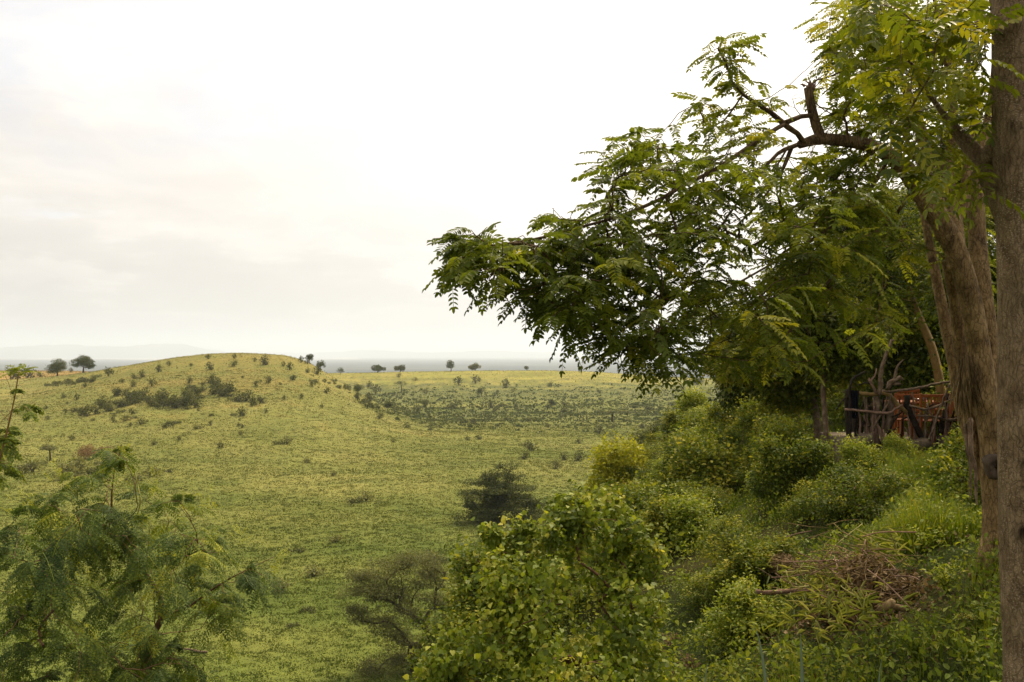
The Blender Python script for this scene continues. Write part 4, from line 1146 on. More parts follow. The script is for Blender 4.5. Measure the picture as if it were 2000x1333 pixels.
spots = [(60, 1150, 70, 50, 26), (150, 1010, 60, 55, 22), (215, 1010, 45, 40, 22), (285, 1065, 45, 25, 10), (150, 1180, 80, 45, 26), (235, 1270, 80, 50, 28), (400, 1165, 45, 22, 14), (480, 1125, 40, 26, 12),
         (340, 1035, 45, 40, 11), (230, 900, 22, 40, 10), (185, 935, 40, 35, 8), (390, 1040, 26, 22, 8), (400, 1210, 40, 25, 8), (450, 1190, 30, 25, 7), (50, 1010, 50, 40, 14), (20, 1080, 45, 40, 12), (260, 1150, 50, 35, 18),
         (90, 1270, 70, 45, 22), (340, 1310, 60, 30, 16), (180, 1330, 120, 30, 26), (20, 1330, 60, 30, 12), (290, 960, 26, 26, 6), (335, 985, 22, 22, 5), (110, 1080, 60, 40, 16), (30, 1220, 40, 30, 10), (250, 1030, 40, 40, 12), (355, 1090, 40, 30, 9), (430, 1330, 40, 20, 8), (300, 1240, 40, 50, 14), (285, 1310, 50, 30, 14), (150, 1090, 60, 40, 14), (60, 1200, 60, 40, 12), (340, 1150, 30, 30, 6), (440, 1090, 26, 22, 6), (395, 1080, 26, 22, 5)]
tg = []
for cx, cy, sx, sy, n in spots:
    for a in range(max(3, int(n * .62))): tg.append(P(rg.normal(cx, sx * .6), rg.normal(cy, sy * .6), 7.75 + rg.normal(0, .42)) - base)
tr.grow(tg, rg, droop=.0, back=.6, start=12)
mb = MB(); tr.g *= .72; tr.bark(mb, .0020, .45, sides=(3, 4, 10), bump=.05, rng=rg); mb.build('trunk', M['bark_red'], t)
ep, ed, wh = tr.ends(3)
k = rg.uniform(0, 1, len(ep)) < .62; ep, ed, wh = ep[k], ed[k], wh[k]; n = len(ep)
mb = MB(); dr = nrm(ed * .35 + rg.normal(0, .6, (n, 3)) * np.array([1, 1, .45]) + np.array([0, 0, .05]))
bipinnate(mb, ep, dr, np.array([0, 0, 1.0]) + rg.normal(0, .25, (n, 3)), .20 * rg.uniform(.6, 1.15, n), rg, tint=np.clip(.30 + rg.normal(0, .13, len(tr.tips))[wh] + (rg.uniform(0, 1, len(tr.tips))[wh] < .12) * .4, 0, 1))
# upright light green new shoots
for px, py, d in [(240, 880, 7.8), (110, 905, 7.7), (365, 965, 7.8), (412, 960, 7.8), (60, 970, 7.6), (410, 1035, 7.9), (470, 1035, 7.9), (150, 950, 7.7), (30, 985, 7.6), (375, 1120, 7.7), (545, 1088, 7.8), (300, 930, 7.8)]:
    n = 9; c = P(px, py, d) - base; th = rg.uniform(0, 6.28, n)
    pinnate(mb, c + rg.normal(0, .02, (n, 3)) - np.array([0, 0, .06]) + np.stack([0 * th, 0 * th, rg.uniform(-.1, .06, n)], 1), np.stack([np.cos(th) * .7, np.sin(th) * .7, rg.uniform(.4, 1.1, n)], 1), np.tile([0, 0, 1.0], (n, 1)) + rg.normal(0, .2, (n, 3)), .10, rg, K=7, lf=.02, wf=.008, droop=.2, tint=.85, shape='dia')
mb.build('crown', M['lf_acacia'], t)
# seed pods
for px, py, ln in [(262, 912, 55), (270, 950, 60), (255, 1190, 50), (262, 1200, 45), (274, 1165, 60), (185, 1030, 30), (325, 1000, 40)]:
    mb = MB(); a = P(px, py, 7.7) - base; tube(mb, [a, a + (.02, 0, -ln * .5 * 7.7 / F), a + (-.01, 0, -ln * 7.7 / F)], [.003, .007, .003], 4, tint=.8)
    mb.build('seed_pod', M['lf_frond'], t)

# sapling at the left edge
bx, by = -3.95, 7.2; base = np.array([bx, by, zat(bx, by)])
t = thing('sapling', 'slender feathery sapling with a green tuft on top at the left edge', 'tree', base)
tr = Tree(.07)
tr.limb([(0, 0, -.3, .05), (0, 0, 1.5, .045)] + pl([(-60, 1250, 7.2, .02), (-40, 1050, 7.2, .014), (-5, 915, 7.2, .009), (12, 850, 7.2, .007), (28, 780, 7.2, .005), (36, 730, 7.2, .004)], base))
tg = []
for cx, cy, sx, sy, n in [(10, 855, 22, 26, 11), (0, 800, 26, 20, 5), (35, 800, 14, 16, 3), (-10, 900, 20, 15, 6), (5, 940, 20, 15, 3)]:
    for a in range(n): tg.append(P(rg.normal(cx, sx * .6), rg.normal(cy, sy * .6), 7.2 + rg.normal(0, .15)) - base)
for q_ in [(60, 790), (48, 760), (20, 760), (10, 735), (62, 815)]: tg.append(P(*q_, 7.2) - base)
tr.grow(tg, rg, droop=0, back=.6, start=8)
mb = MB(); tr.bark(mb, .002, .42, sides=(3, 4, 6)); mb.build('trunk', M['bark_ochre'], t)
mb = MB(); ep, ed, wh = tr.ends(4); k = rg.uniform(0, 1, len(ep)) < .22; ep, ed = ep[k], ed[k]; n = len(ep)
bipinnate(mb, ep, nrm(ed * .4 + rg.normal(0, .6, (n, 3))), np.array([0, 0, 1.0]) + rg.normal(0, .25, (n, 3)), .11 * rg.uniform(.6, 1.1, n), rg, tint=.6)
n = 20; c = P(35, 728, 7.2) - base; th = rg.uniform(0, 6.28, n)
pinnate(mb, c + rg.normal(0, .022, (n, 3)), np.stack([np.cos(th), np.sin(th), rg.uniform(-.1, .7, n)], 1), np.tile([0, 0, 1.0], (n, 1)), .12, rg, K=8, lf=.03, wf=.013, droop=.3, tint=.72, shape='dia')
mb.build('crown', M['lf_acacia'], t)


# ------------------------------------------------------------------ the leaning many stemmed tree with the long branch
rg = np.random.default_rng(23)
d0 = 9.0; bx = (1938 - 1000) / F * d0; base = np.array([bx, d0, zat(bx, d0)])
t = thing('leaning_tree', 'leaning many stemmed tree whose long arching branch hangs out over the valley', 'tree', base)
st = Tree(.10)
k9 = d0 / F


def ln_(rows, base=base): return [(*(P(a, b_, d) - base), r_ * d / F) for a, b_, d, r_ in rows]


# rows: photo column, row, distance, radius in photo pixels
st.limb(ln_([(1942, 1060, 9.0, 24), (1940, 1000, 9.0, 20), (1938, 920, 9.0, 22), (1937, 850, 9.0, 24), (1925, 780, 9.0, 24), (1914, 700, 9.0, 22), (1902, 620, 8.95, 20.5), (1885, 545, 8.9, 20), (1862, 480, 8.85, 21), (1839, 437, 8.8, 20), (1815, 400, 8.75, 21), (1790, 360, 8.7, 19), (1765, 328, 8.6, 17), (1735, 303, 8.5, 15), (1700, 285, 8.4, 13), (1650, 276, 8.3, 11.5), (1600, 272, 8.2, 11), (1562, 283, 8.1, 8)]), step=.05)
st.limb(ln_([(1845, 460, 8.85, 18), (1828, 400, 8.95, 17), (1815, 340, 9.1, 15), (1805, 280, 9.2, 12), (1780, 200, 9.3, 9), (1740, 120, 9.3, 6), (1700, 50, 9.2, 3)]))
st.limb(ln_([(1866, 520, 8.9, 18), (1866, 450, 9.1, 16), (1858, 400, 9.2, 14), (1850, 330, 9.3, 12), (1862, 240, 9.5, 9), (1850, 120, 9.6, 7), (1830, 20, 9.6, 4), (1810, -60, 9.6, 3)]))
st.limb(ln_([(1862, 440, 9.15, 12), (1880, 400, 9.2, 12), (1890, 340, 9.3, 10), (1905, 250, 9.4, 8), (1890, 150, 9.5, 5), (1900, 60, 9.5, 3)]))
st.limb(ln_([(1945, 800, 9.2, 16), (1936, 700, 9.3, 18), (1920, 580, 9.4, 18), (1910, 480, 9.5, 17), (1906, 400, 9.6, 16), (1908, 320, 9.7, 13), (1935, 220, 9.8, 10), (1945, 100, 9.8, 7), (1935, -20, 9.8, 4)]))
# the thinner stems at its left foot
st.limb(ln_([(1920, 930, 9.15, 12), (1903, 880, 9.15, 13), (1893, 800, 9.2, 13), (1880, 720, 9.2, 12), (1872, 650, 9.2, 12), (1864, 580, 9.15, 12), (1850, 510, 9.05, 11)]))
st.limb(ln_([(1900, 880, 9.3, 9), (1876, 800, 9.5, 10), (1862, 710, 9.6, 11), (1848, 640, 9.7, 11), (1832, 560, 9.8, 10), (1816, 480, 9.9, 8), (1800, 400, 10.0, 6), (1780, 330, 10.1, 4)]))
# broken stump on the arch
mbt = MB()
st.limb(ln_([(1603, 268, 8.2, 10), (1594, 245, 8.2, 9.5), (1586, 215, 8.2, 9), (1581, 190, 8.2, 8.5), (1579, 172, 8.2, 9)]))
st.limb(ln_([(1588, 226, 8.2, 5), (1565, 228, 8.1, 5), (1545, 236, 8.0, 5.5), (1530, 242, 8.0, 6)]))
st.limb(ln_([(1572, 282, 8.1, 6), (1558, 262, 8.05, 5.5), (1540, 250, 8.0, 6), (1528, 240, 8.0, 6), (1505, 220, 7.9, 5), (1480, 204, 7.8, 4.5), (1452, 186, 7.7, 3.5), (1430, 160, 7.7, 2.6), (1418, 125, 7.7, 2), (1402, 95, 7.7, 1.5)]))
st.limb(ln_([(1532, 243, 8.0, 5), (1500, 262, 7.8, 4.5), (1440, 303, 7.5, 4.6), (1390, 336, 7.3, 4.5), (1340, 360, 7.1, 4.3), (1285, 392, 6.9, 4.0), (1210, 423, 6.7, 3.5), (1150, 440, 6.6, 3), (1070, 462, 6.5, 2.6), (1000, 475, 6.4, 2.2), (940, 482, 6.4, 1.8), (895, 478, 6.4, 1.3)]))
st.limb(ln_([(1558, 283, 8.1, 5), (1520, 300, 7.9, 4), (1480, 345, 7.8, 3.2), (1445, 390, 7.6, 2.8), (1410, 440, 7.5, 2.4), (1385, 480, 7.4, 1.8)]))
st.limb(ln_([(1550, 284, 8.1, 3), (1525, 340, 8.0, 2.6), (1480, 400, 7.9, 2.2), (1440, 440, 7.8, 1.8)]))
st.limb(ln_([(1545, 286, 8.1, 2.5), (1528, 330, 8.1, 2.2), (1524, 400, 8.1, 2.0), (1532, 440, 8.1, 1.8), (1545, 490, 8.1, 1.6), (1548, 540, 8.1, 1.3)]))
st.limb(ln_([(1540, 286, 8.1, 2.2), (1520, 320, 8.1, 2), (1518, 380, 8.1, 1.6), (1528, 420, 8.1, 1.4)]))
st.limb(ln_([(1740, 303, 8.5, 4), (1700, 370, 8.8, 3.6), (1640, 430, 8.6, 3), (1570, 480, 8.3, 2.6), (1500, 520, 7.9, 2.2), (1430, 560, 7.4, 2.2), (1380, 590, 7.3, 1.6)]))
st.limb(ln_([(1790, 362, 8.7, 4), (1740, 430, 9.0, 3.4), (1680, 480, 8.8, 3), (1610, 560, 8.4, 2.5), (1560, 620, 8.0, 2.4), (1520, 680, 7.9, 1.6)]))
st.limb(ln_([(1285, 392, 6.9, 3), (1270, 450, 6.9, 2.6), (1265, 520, 6.9, 2.2), (1280, 600, 6.9, 1.8), (1300, 680, 6.9, 1.4)]))
st.limb(ln_([(1450, 186, 7.7, 2), (1415, 235, 7.6, 1.8), (1380, 250, 7.5, 1.4)]))
n_man = st.n
# leaf masses: column, row, spread x, spread y, distance, depth spread, number of twigs
mass = [(900, 480, 32, 16, 6.4, .25, 16), (880, 530, 26, 28, 6.4, .25, 16), (930, 540, 45, 30, 6.4, .3, 26), (985, 500, 45, 25, 6.4, .3, 20), (1040, 530, 55, 45, 6.5, .35, 36), (1010, 600, 35, 26, 6.4, .3, 16), (1080, 600, 45, 45, 6.5, .35, 30),
        (1080, 430, 26, 22, 6.6, .3, 10), (1130, 480, 55, 40, 6.6, .4, 34), (1120, 560, 50, 45, 6.6, .4, 30), (1110, 640, 45, 26, 6.6, .35, 18), (1190, 420, 35, 35, 6.8, .4, 16), (1210, 340, 30, 40, 6.9, .4, 16), (1250, 290, 42, 26, 7.0, .4, 18),
        (1290, 330, 55, 40, 7.0, .5, 26), (1220, 500, 60, 55, 6.8, .5, 44), (1200, 600, 55, 50, 6.8, .5, 36), (1180, 670, 40, 28, 6.7, .4, 16), (1235, 690, 45, 30, 6.8, .4, 20), (1290, 640, 50, 60, 6.9, .5, 34), (1310, 720, 40, 24, 7.0, .4, 14),
        (1330, 450, 60, 50, 7.1, .6, 36), (1310, 540, 60, 50, 7.0, .6, 36), (1400, 500, 60, 55, 7.3, .7, 34), (1390, 600, 60, 45, 7.2, .6, 28), (1350, 400, 50, 30, 7.2, .5, 14), (1420, 390, 40, 40, 7.4, .6, 12), (1380, 330, 45, 25, 7.4, .6, 10),
        (1365, 225, 24, 18, 7.6, .2, 9), (1395, 110, 26, 26, 7.7, .15, 10), (1425, 150, 22, 26, 7.7, .15, 9), (1430, 185, 30, 14, 7.7, .2, 6), (1390, 270, 35, 25, 7.5, .4, 10), (1440, 250, 35, 25, 7.6, .4, 9), (1480, 290, 40, 26, 7.8, .5, 10), (1560, 215, 26, 16, 8.1, .2, 4), (1490, 215, 20, 16, 7.9, .2, 5),
        (1470, 620, 60, 60, 7.6, .7, 30), (1540, 560, 70, 60, 7.9, .8, 34), (1600, 470, 80, 60, 8.1, .8, 36), (1560, 370, 60, 50, 8.1, .7, 22), (1660, 380, 70, 60, 8.4, .8, 30), (1450, 690, 60, 35, 7.6, .6, 20), (1400, 700, 35, 25, 7.4, .5, 9), (1550, 680, 70, 45, 8.0, .7, 26), (1640, 560, 80, 60, 8.3, .8, 34), (1500, 440, 45, 30, 7.8, .6, 10),
        (1640, 200, 60, 50, 9.0, .8, 26), (1700, 110, 80, 60, 9.2, .9, 34), (1640, 60, 50, 45, 9.0, .8, 22), (1620, 120, 30, 40, 9.0, .6, 12), (1680, 240, 70, 40, 9.0, .8, 22), (1790, 60, 80, 60, 9.4, .9, 30), (1760, 180, 80, 60, 9.3, .9, 30), (1880, 60, 70, 60, 9.6, .9, 24), (1880, 180, 60, 60, 9.6, .9, 20), (1720, 330, 50, 30, 8.9, .6, 12),
        (1700, 0, 80, 30, 9.2, .9, 20), (1850, -30, 90, 40, 9.6, .9, 20), (1740, 480, 60, 50, 8.8, .7, 22), (1700, 640, 60, 50, 8.9, .8, 20), (1560, 440, 70, 50, 8.3, .7, 26), (1620, 350, 60, 40, 8.6, .6, 18), (1690, 420, 60, 40, 8.8, .6, 20), (1520, 500, 50, 40, 8.0, .6, 14), (1760, 300, 60, 60, 9.4, .8, 20), (1780, 120, 80, 60, 9.8, .8, 26), (1700, 180, 70, 60, 9.5, .8, 22), (1860, 280, 60, 60, 9.9, .6, 18), (1900, 420, 50, 60, 10.2, .5, 16), (1930, 560, 30, 60, 10.2, .4, 10), (1680, 130, 60, 60, 9.6, .7, 20), (1750, 30, 70, 50, 9.7, .8, 20), (1830, 120, 60, 70, 10.2, .6, 22), (1840, 230, 60, 60, 10.2, .6, 20), (1640, 290, 50, 30, 8.9, .5, 12), (1600, 330, 60, 30, 8.8, .5, 14), (1480, 370, 50, 40, 7.9, .6, 12), (1420, 320, 50, 30, 7.7, .5, 10), (1900, 330, 50, 60, 10.3, .5, 16)]
tg = []; tn = []
for cx, cy, sx, sy, d, sd_, n in mass:
    tone = rg.normal(0, .10)
    for a in range(n):
        th, q_ = rg.uniform(0, 6.28), rg.uniform(0, 1) ** .5
        tg.append(P(cx + (24 if cx < 1150 else 6) + math.cos(th) * q_ * sx * 1.1, cy - 16 + math.sin(th) * q_ * sy * 1.05, d + rg.normal(0, sd_)) - base)
tg = np.array(tg)
st.grow(tg, rg, droop=.12, back=.45, start=70)
mb = MB(); st.bark(mb, .0026, .43, sides=(3, 5, 26), bump=.018, rmax=.03, rng=rg)
# knots, the sawn limb at the foot and the root flare
def knot(mb, c, r_, ax, mb_s=8):
    ax = nrm(ax); tube(mb, [c - ax * r_ * .5, c + ax * r_ * .0, c + ax * r_ * .16, c + ax * r_ * .2, c + ax * r_ * .05, c - ax * r_ * .15], [r_ * 1.5, r_ * 1.25, r_ * .95, r_ * .7, r_ * .45, r_ * .1], mb_s, bump=.06)
KN = []
for px, py, d, r_ in [(1938, 745, 8.82, 12), (1948, 845, 8.82, 16), (1905, 560, 8.85, 6), (1890, 690, 9.2, 8), (1873, 700, 9.2, 7), (1812, 395, 8.62, 5), (1880, 655, 8.8, 4), (1916, 655, 8.82, 4)]:
    KN.append((*(P(px, py, d) - base), r_ * k9))
knots(mb, KN)
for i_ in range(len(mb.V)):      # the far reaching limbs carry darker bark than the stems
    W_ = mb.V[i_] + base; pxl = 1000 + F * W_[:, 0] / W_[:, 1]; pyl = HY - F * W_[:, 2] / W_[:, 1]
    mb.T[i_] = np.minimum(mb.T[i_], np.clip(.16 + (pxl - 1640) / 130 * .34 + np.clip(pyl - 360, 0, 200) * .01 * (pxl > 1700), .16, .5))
for a in range(7):
    th = a * .9 + .3; tube(mb, [(.02 * math.cos(th), .02 * math.sin(th), .35), (.08 * math.cos(th), .08 * math.sin(th), .08), (.22 * math.cos(th), .22 * math.sin(th), -.12)], [.07, .055, .03], 7, bump=.05)
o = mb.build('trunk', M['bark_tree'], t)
mb = MB()
c = P(1944, 912, 8.80) - base
th_ = np.arange(26) / 26 * 6.2832; V = []
for f_, y_ in ((.35, .16), (.8, .10), (1.05, .02), (1.02, -.03), (.86, -.055), (.66, -.050), (.40, -.030), (.12, -.018)):
    rr_ = .092 * f_ * (1 + .07 * np.sin(th_ * 3 + 1) + .05 * np.sin(th_ * 5) + .03 * rg.normal(size=26))
    V.append(np.stack([c[0] + np.cos(th_) * rr_, np.full(26, c[1] + y_) + .008 * rg.normal(size=26), c[2] + np.sin(th_) * rr_ * 1.12 + y_ * .2], 1))
j = np.arange(26); kk = (j + 1) % 26
mb.add(np.concatenate(V), np.vstack([np.stack([a * 26 + j, a * 26 + kk, (a + 1) * 26 + kk, (a + 1) * 26 + j], -1) for a in range(7)]), .6)
mb.build('sawn_limb', M['bark_dark'], t)
# the broken splintered top of the stump
mb = MB()
for a in range(11):
    c = P(1579 + rg.normal(0, 5), 175 + rg.normal(0, 3), 8.2) - base; tube(mb, [c, c + rg.normal(0, .01, 3) + (0, 0, .025), c + rg.normal(0, .025, 3) + (0, 0, rg.uniform(.03, .06))], [.012, .009, .002], 4)
mb.build('broken_top', M['wood_pink'], t)
# feathered leaves
ep, ed, wh = st.ends(5)
W_ = ep + base; pxl = 1000 + F * W_[:, 0] / W_[:, 1]; pyl = HY - F * W_[:, 2] / W_[:, 1]
k = rg.uniform(0, 1, len(ep)) < np.where(pxl < 1480, .60, .80)
k &= ~((pxl > 1545) & (pxl < 1640) & (pyl > 120) & (pyl < 285) & (W_[:, 1] < 8.9))      # the broken stump stands free
k &= ~((pxl > 1560) & (pxl < 1740) & (pyl > 240) & (pyl < 300) & (W_[:, 1] < 8.3))
k &= ~((pxl > 1745) & (pxl < 1935) & (pyl > 310) & (pyl < 520) & (W_[:, 1] < 9.25) & (rg.uniform(0, 1, len(ep)) < .8))
ep, ed, wh = ep[k], ed[k], wh[k]; n = len(ep)
mb = MB()
sgn = rg.choice([-1, 1], n)[:, None]; side = nrm(np.cross(ed, [0, 0, 1.0]) + rg.normal(0, .2, (n, 3)))
dr = nrm(ed * .45 + side * sgn * .75 + rg.normal(0, .28, (n, 3)) + np.array([-.12, -.05, -.05]))
twt = np.clip(.38 + rg.normal(0, .13, len(st.tips)) + (rg.uniform(0, 1, len(st.tips)) < .13) * .32, .02, .95)
px_ = 1000 + F * (ep[:, 0] + base[0]) / (ep[:, 1] + base[1]); py_ = HY - F * (ep[:, 2] + base[2]) / (ep[:, 1] + base[1])
young = np.clip((330 - py_) / 500, 0, .18) + np.clip((px_ - 1400) / 900, 0, .10)      # more new growth in the upper crown
dr[:, 2] = np.minimum(dr[:, 2] * .6, .30)
pinnate(mb, ep, dr, np.array([0, 0, 1.0]) + rg.normal(0, .28, (n, 3)), .215 * rg.uniform(.6, 1.2, n), rg, K=10, lf=.050, wf=.0225, droop=rg.uniform(.10, .60, n), tint=np.clip(twt[wh] + young, 0, 1), stalk=.0016)
mb.build('crown', M['lf_main'], t)
print('main tree leaves', n)

# dry bark skirt and hanging dead creeper
mb = MB()
for a in range(330):
    h_ = rg.uniform(0, 1) ** .8; x0_ = 1886 + rg.normal(0, 5 + 4 * h_); y0_ = 688 + 70 * h_; l_ = rg.uniform(30, 75)
    x1_ = x0_ + (x0_ - 1886) * .55 + rg.normal(0, 4) + 3; dz_ = 8.86 + rg.uniform(-.03, .10)
    q_ = [P(x0_, y0_, dz_ + .04), P(x0_ * .6 + x1_ * .4 + rg.normal(0, 1), y0_ + l_ * .5, dz_), P(x1_, y0_ + l_, dz_ + rg.uniform(0, .05))]
    tube(mb, q_, [.004, .005, .0012], 3, cap=False, tint=rg.uniform(.05, .8))
o = mb.build('dry_frond_bundle', M['straw'])
tag(o, 'shaggy bundle of dry brown fronds hanging against the leaning tree', 'dry fronds')
mb = MB()
for a in range(11):
    x0_ = 1893 + rg.normal(0, 4); x1_ = 1902 + rg.normal(0, 5); yb = rg.uniform(930, 992)
    q_ = [P(x0_, rg.uniform(815, 850), 8.80 + rg.normal(0, .02)), P(x0_ + 3 + rg.normal(0, 2), 880, 8.76), P((x0_ + x1_) / 2 + 4, 915, 8.74), P(x1_, yb, 8.72)]
    s_ = smooth_poly(q_, .03); tube(mb, s_, np.linspace(rg.uniform(.008, .014), .003, len(s_)), 6, bump=.15, tint=rg.uniform(.3, 1))
tag(mb.build('dead_creeper', M['wood_grey']), 'dark dead creeper hanging down at the left of the leaning tree foot', 'creeper')

# ------------------------------------------------------------------ pale trunk standing close at the right edge
rg = np.random.default_rng(31)
d1 = 4.3; bx = (2012 - 1000) / F * d1; base = np.array([bx, d1, zat(bx, d1)])
t = thing('pale_trunk_tree', 'close pale speckled trunk with forked limb along the right edge of the picture', 'tree', base)
st = Tree(.08)
st.limb(ln_([(2016, 1600, d1, 64), (2014, 1333, d1, 50), (2008, 1150, d1, 50), (2004, 1000, d1, 49), (2000, 850, d1, 47), (1999, 700, d1, 46), (1997, 560, d1, 45), (1995, 430, d1, 46), (1993, 300, d1, 50), (1988, 230, d1, 46), (1985, 130, d1, 44), (1983, 0, d1, 42), (1981, -120, d1, 40), (1980, -300, d1, 36)], base), step=.02)
st.limb(ln_([(1975, 430, d1 + .02, 30), (1955, 385, d1 + .05, 26), (1930, 340, d1 + .1, 21), (1905, 300, d1 + .15, 17), (1880, 270, d1 + .2, 14), (1855, 240, d1 + .2, 8), (1830, 205, d1 + .2, 4.5), (1800, 170, d1 + .15, 3.5), (1775, 120, d1 + .1, 2.5)], base))
st.limb(ln_([(1990, 235, d1 + .02, 30), (1960, 270, d1 + .03, 22), (1935, 300, d1 + .06, 18), (1925, 322, d1 + .1, 15)], base))
st.limb(ln_([(1990, 0, d1, 14), (1950, 25, d1 + .1, 10), (1900, 55, d1 + .2, 8), (1850, 90, d1 + .3, 6), (1800, 110, d1 + .3, 4)], base))
st.limb(ln_([(1985, -120, d1, 12), (1900, -140, d1 - .1, 9), (1800, -120, d1 - .2, 6), (1740, -80, d1 - .2, 3)], base))
st.limb(ln_([(1880, 270, d1 + .2, 6), (1840, 265, d1 + .1, 4), (1800, 260, d1, 3), (1770, 250, d1, 2.5)], base))
tg = []
for cx, cy, sx, sy, d, sd_, n in [(1720, 20, 60, 40, 4.1, .3, 9), (1800, 60, 60, 50, 4.2, .3, 12), (1860, 30, 60, 40, 4.3, .3, 10), (1760, 130, 55, 40, 4.3, .3, 10), (1840, 150, 60, 40, 4.4, .3, 10), (1900, 120, 40, 60, 4.5, .3, 10), (1800, 215, 50, 30, 4.3, .25, 8), (1760, 280, 32, 25, 4.2, .2, 6), (1790, 335, 40, 20, 4.2, .2, 7), (1850, 310, 40, 25, 4.3, .2, 5),
                                (1900, 215, 35, 30, 4.5, .2, 6), (1735, 210, 30, 30, 4.2, .2, 5), (1870, 350, 30, 20, 4.3, .15, 3), (1680, 60, 30, 30, 4.1, .2, 3), (1930, 380, 14, 25, 4.2, .1, 1), (1905, 60, 40, 40, 4.0, .2, 6)]:
    for a in range(n): tg.append(P(rg.normal(cx, sx * .6), rg.normal(cy, sy * .6), d + rg.normal(0, sd_)) - base)
st.grow(tg, rg, droop=.1, back=.4, start=60)
mb = MB(); st.bark(mb, .0024, .42, sides=(3, 5, 64), bump=.004, rmax=.02, rng=rg)
KN = []
for px, py, r_ in [(1979, 245, 12), (1972, 390, 7), (1965, 345, 6), (1998, 1040, 14), (2000, 905, 7)]:
    KN.append((*(P(px, py, d1 - .095) - base), r_ * d1 / F))
knots(mb, KN)
mb.build('trunk', M['bark_pale'], t)
ep, ed, wh = st.ends(4); n = len(ep)
k = rg.uniform(0, 1, n) < .6; ep, ed, wh = ep[k], ed[k], wh[k]; n = len(ep)
sgn = rg.choice([-1, 1], n)[:, None]; side = nrm(np.cross(ed, [0, 0, 1.0]) + rg.normal(0, .2, (n, 3)))
dr = nrm(ed * .5 + side * sgn * .6 + rg.normal(0, .3, (n, 3)) + np.array([-.1, -.1, 0]))
mb = MB(); tw = np.clip(.40 + rg.normal(0, .16, len(st.tips)), .05, 1)
pinnate(mb, ep, dr, np.array([0, 0, 1.0]) + rg.normal(0, .35, (n, 3)), .16 * rg.uniform(.7, 1.15, n), rg, K=6, lf=.052, wf=.021, droop=rg.uniform(.1, .6, n), tint=tw[wh], stalk=.0013)
mb.build('crown', M['lf_near'], t)
print('near leaves', n)

# ------------------------------------------------------------------ grove behind the fence
rg = np.random.default_rng(47)


def grove_tree(px, d, trunk_rows, lobes, label, nleaf, leaf, r0, barkm='bark_dark', mat='lf_grove', tint=(.50, .17), seed=0, name='grove_tree', nb=60):
    """lobes: photo column, row, radius in px, distance offset"""
    r_ = np.random.default_rng(seed + int(px)); x = (px - 1000) / F * d; base = np.array([x, d, zat(x, d)]); k = d / F
    t = thing(name, label, 'tree', base)
    s_ = Tree(max(.15, d / 90))
    s_.limb([(0, 0, -.3, r0 * 1.2)] + [(*(P(a, b_, d) - base), r0 * f_) for a, b_, f_ in trunk_rows])
    lb = []
    for (cx, cy, rp, dd) in lobes:
        for a in range(5):
            c_ = P(cx + r_.normal(0, .4) * rp, cy + r_.normal(0, .35) * rp, d + dd + r_.normal(0, .5) * rp * k) - base
            lb.append((*c_, rp * k * r_.uniform(.4, .62), rp * k * r_.uniform(.4, .62), rp * k * r_.uniform(.28, .42)))
    lb = np.array(lb)
    kk = r_.choice(len(lb), nb); u = nrm(r_.normal(size=(nb, 3)))
    s_.grow(np.vstack([lb[:, :3], lb[kk, :3] + u * lb[kk, 3:6] * .8]), r_, droop=.03, back=.6)
    mb = MB(); s_.bark(mb, .010, .40, sides=(3, 4, 9), rmax=r0 * .7, bump=.05, rng=r_); mb.build('trunk', M[barkm], t)
    mb = MB()
    n = int(nleaf * 2.0); kz = r_.choice(len(lb), n // 9); u = nrm(r_.normal(size=(n // 9, 3)))
    p = lb[kz, :3] + u * lb[kz, 3:6] * (r_.uniform(.2, 1.05, n // 9) ** .6)[:, None]
    th = r_.uniform(0, 6.28, n // 9); dr = np.stack([np.cos(th), np.sin(th), r_.uniform(-.6, .3, n // 9)], 1)
    tt = np.clip(tint[0] + r_.normal(0, .15, len(lb))[kz] + r_.normal(0, tint[1] * .7, n // 9), 0, 1)
    pinnate(mb, p, dr, np.array([0, 0, 1.0]) + r_.normal(0, .3, (n // 9, 3)), leaf * 5.5 * r_.uniform(.7, 1.2, n // 9), r_, K=4, lf=leaf * 1.35, wf=leaf * .62, droop=.5, tint=tt, shape='dia')
    mb.build('crown', M[mat], t)
    return t


grove_tree(1595, 24, [(1597, 830, 1), (1592, 790, .9), (1583, 765, .7), (1575, 740, .5)], [(1560, 700, 60, 0), (1500, 680, 55, 0), (1620, 670, 60, 0), (1450, 700, 40, -1), (1540, 740, 40, 0), (1600, 600, 70, 1)], 'forked small tree on the lawn, left of the slim straight one', 26000, .085, .09, 'wood_grey', seed=1)
grove_tree(1616, 21, [(1613, 830, 1), (1608, 770, .9), (1612, 700, .8), (1618, 640, .6)], [(1620, 640, 60, 0), (1660, 600, 60, 0), (1590, 600, 55, 0), (1650, 690, 45, 0), (1560, 560, 60, 0)], 'slim straight small tree on the lawn left of the fence', 26000, .08, .06, 'wood_grey', seed=2)
grove_tree(1668, 27, [(1668, 760, 1), (1667, 700, .9), (1662, 660, .8), (1655, 600, .6)], [(1660, 560, 80, 0), (1720, 600, 80, 0), (1640, 470, 80, 0), (1700, 500, 90, 1), (1740, 680, 60, 1)], 'thin dark tree right behind the end post of the fence', 30000, .09, .07, seed=3)
grove_tree(1500, 32, [(1500, 740, 1), (1498, 700, .9), (1500, 640, .7)], [(1480, 640, 70, 0), (1540, 620, 80, 0), (1430, 690, 50, 0), (1500, 700, 70, 0), (1560, 700, 70, 1), (1460, 740, 40, -1)], 'bushy tree behind the knoll at the left end of the grove', 30000, .11, .16, seed=4)
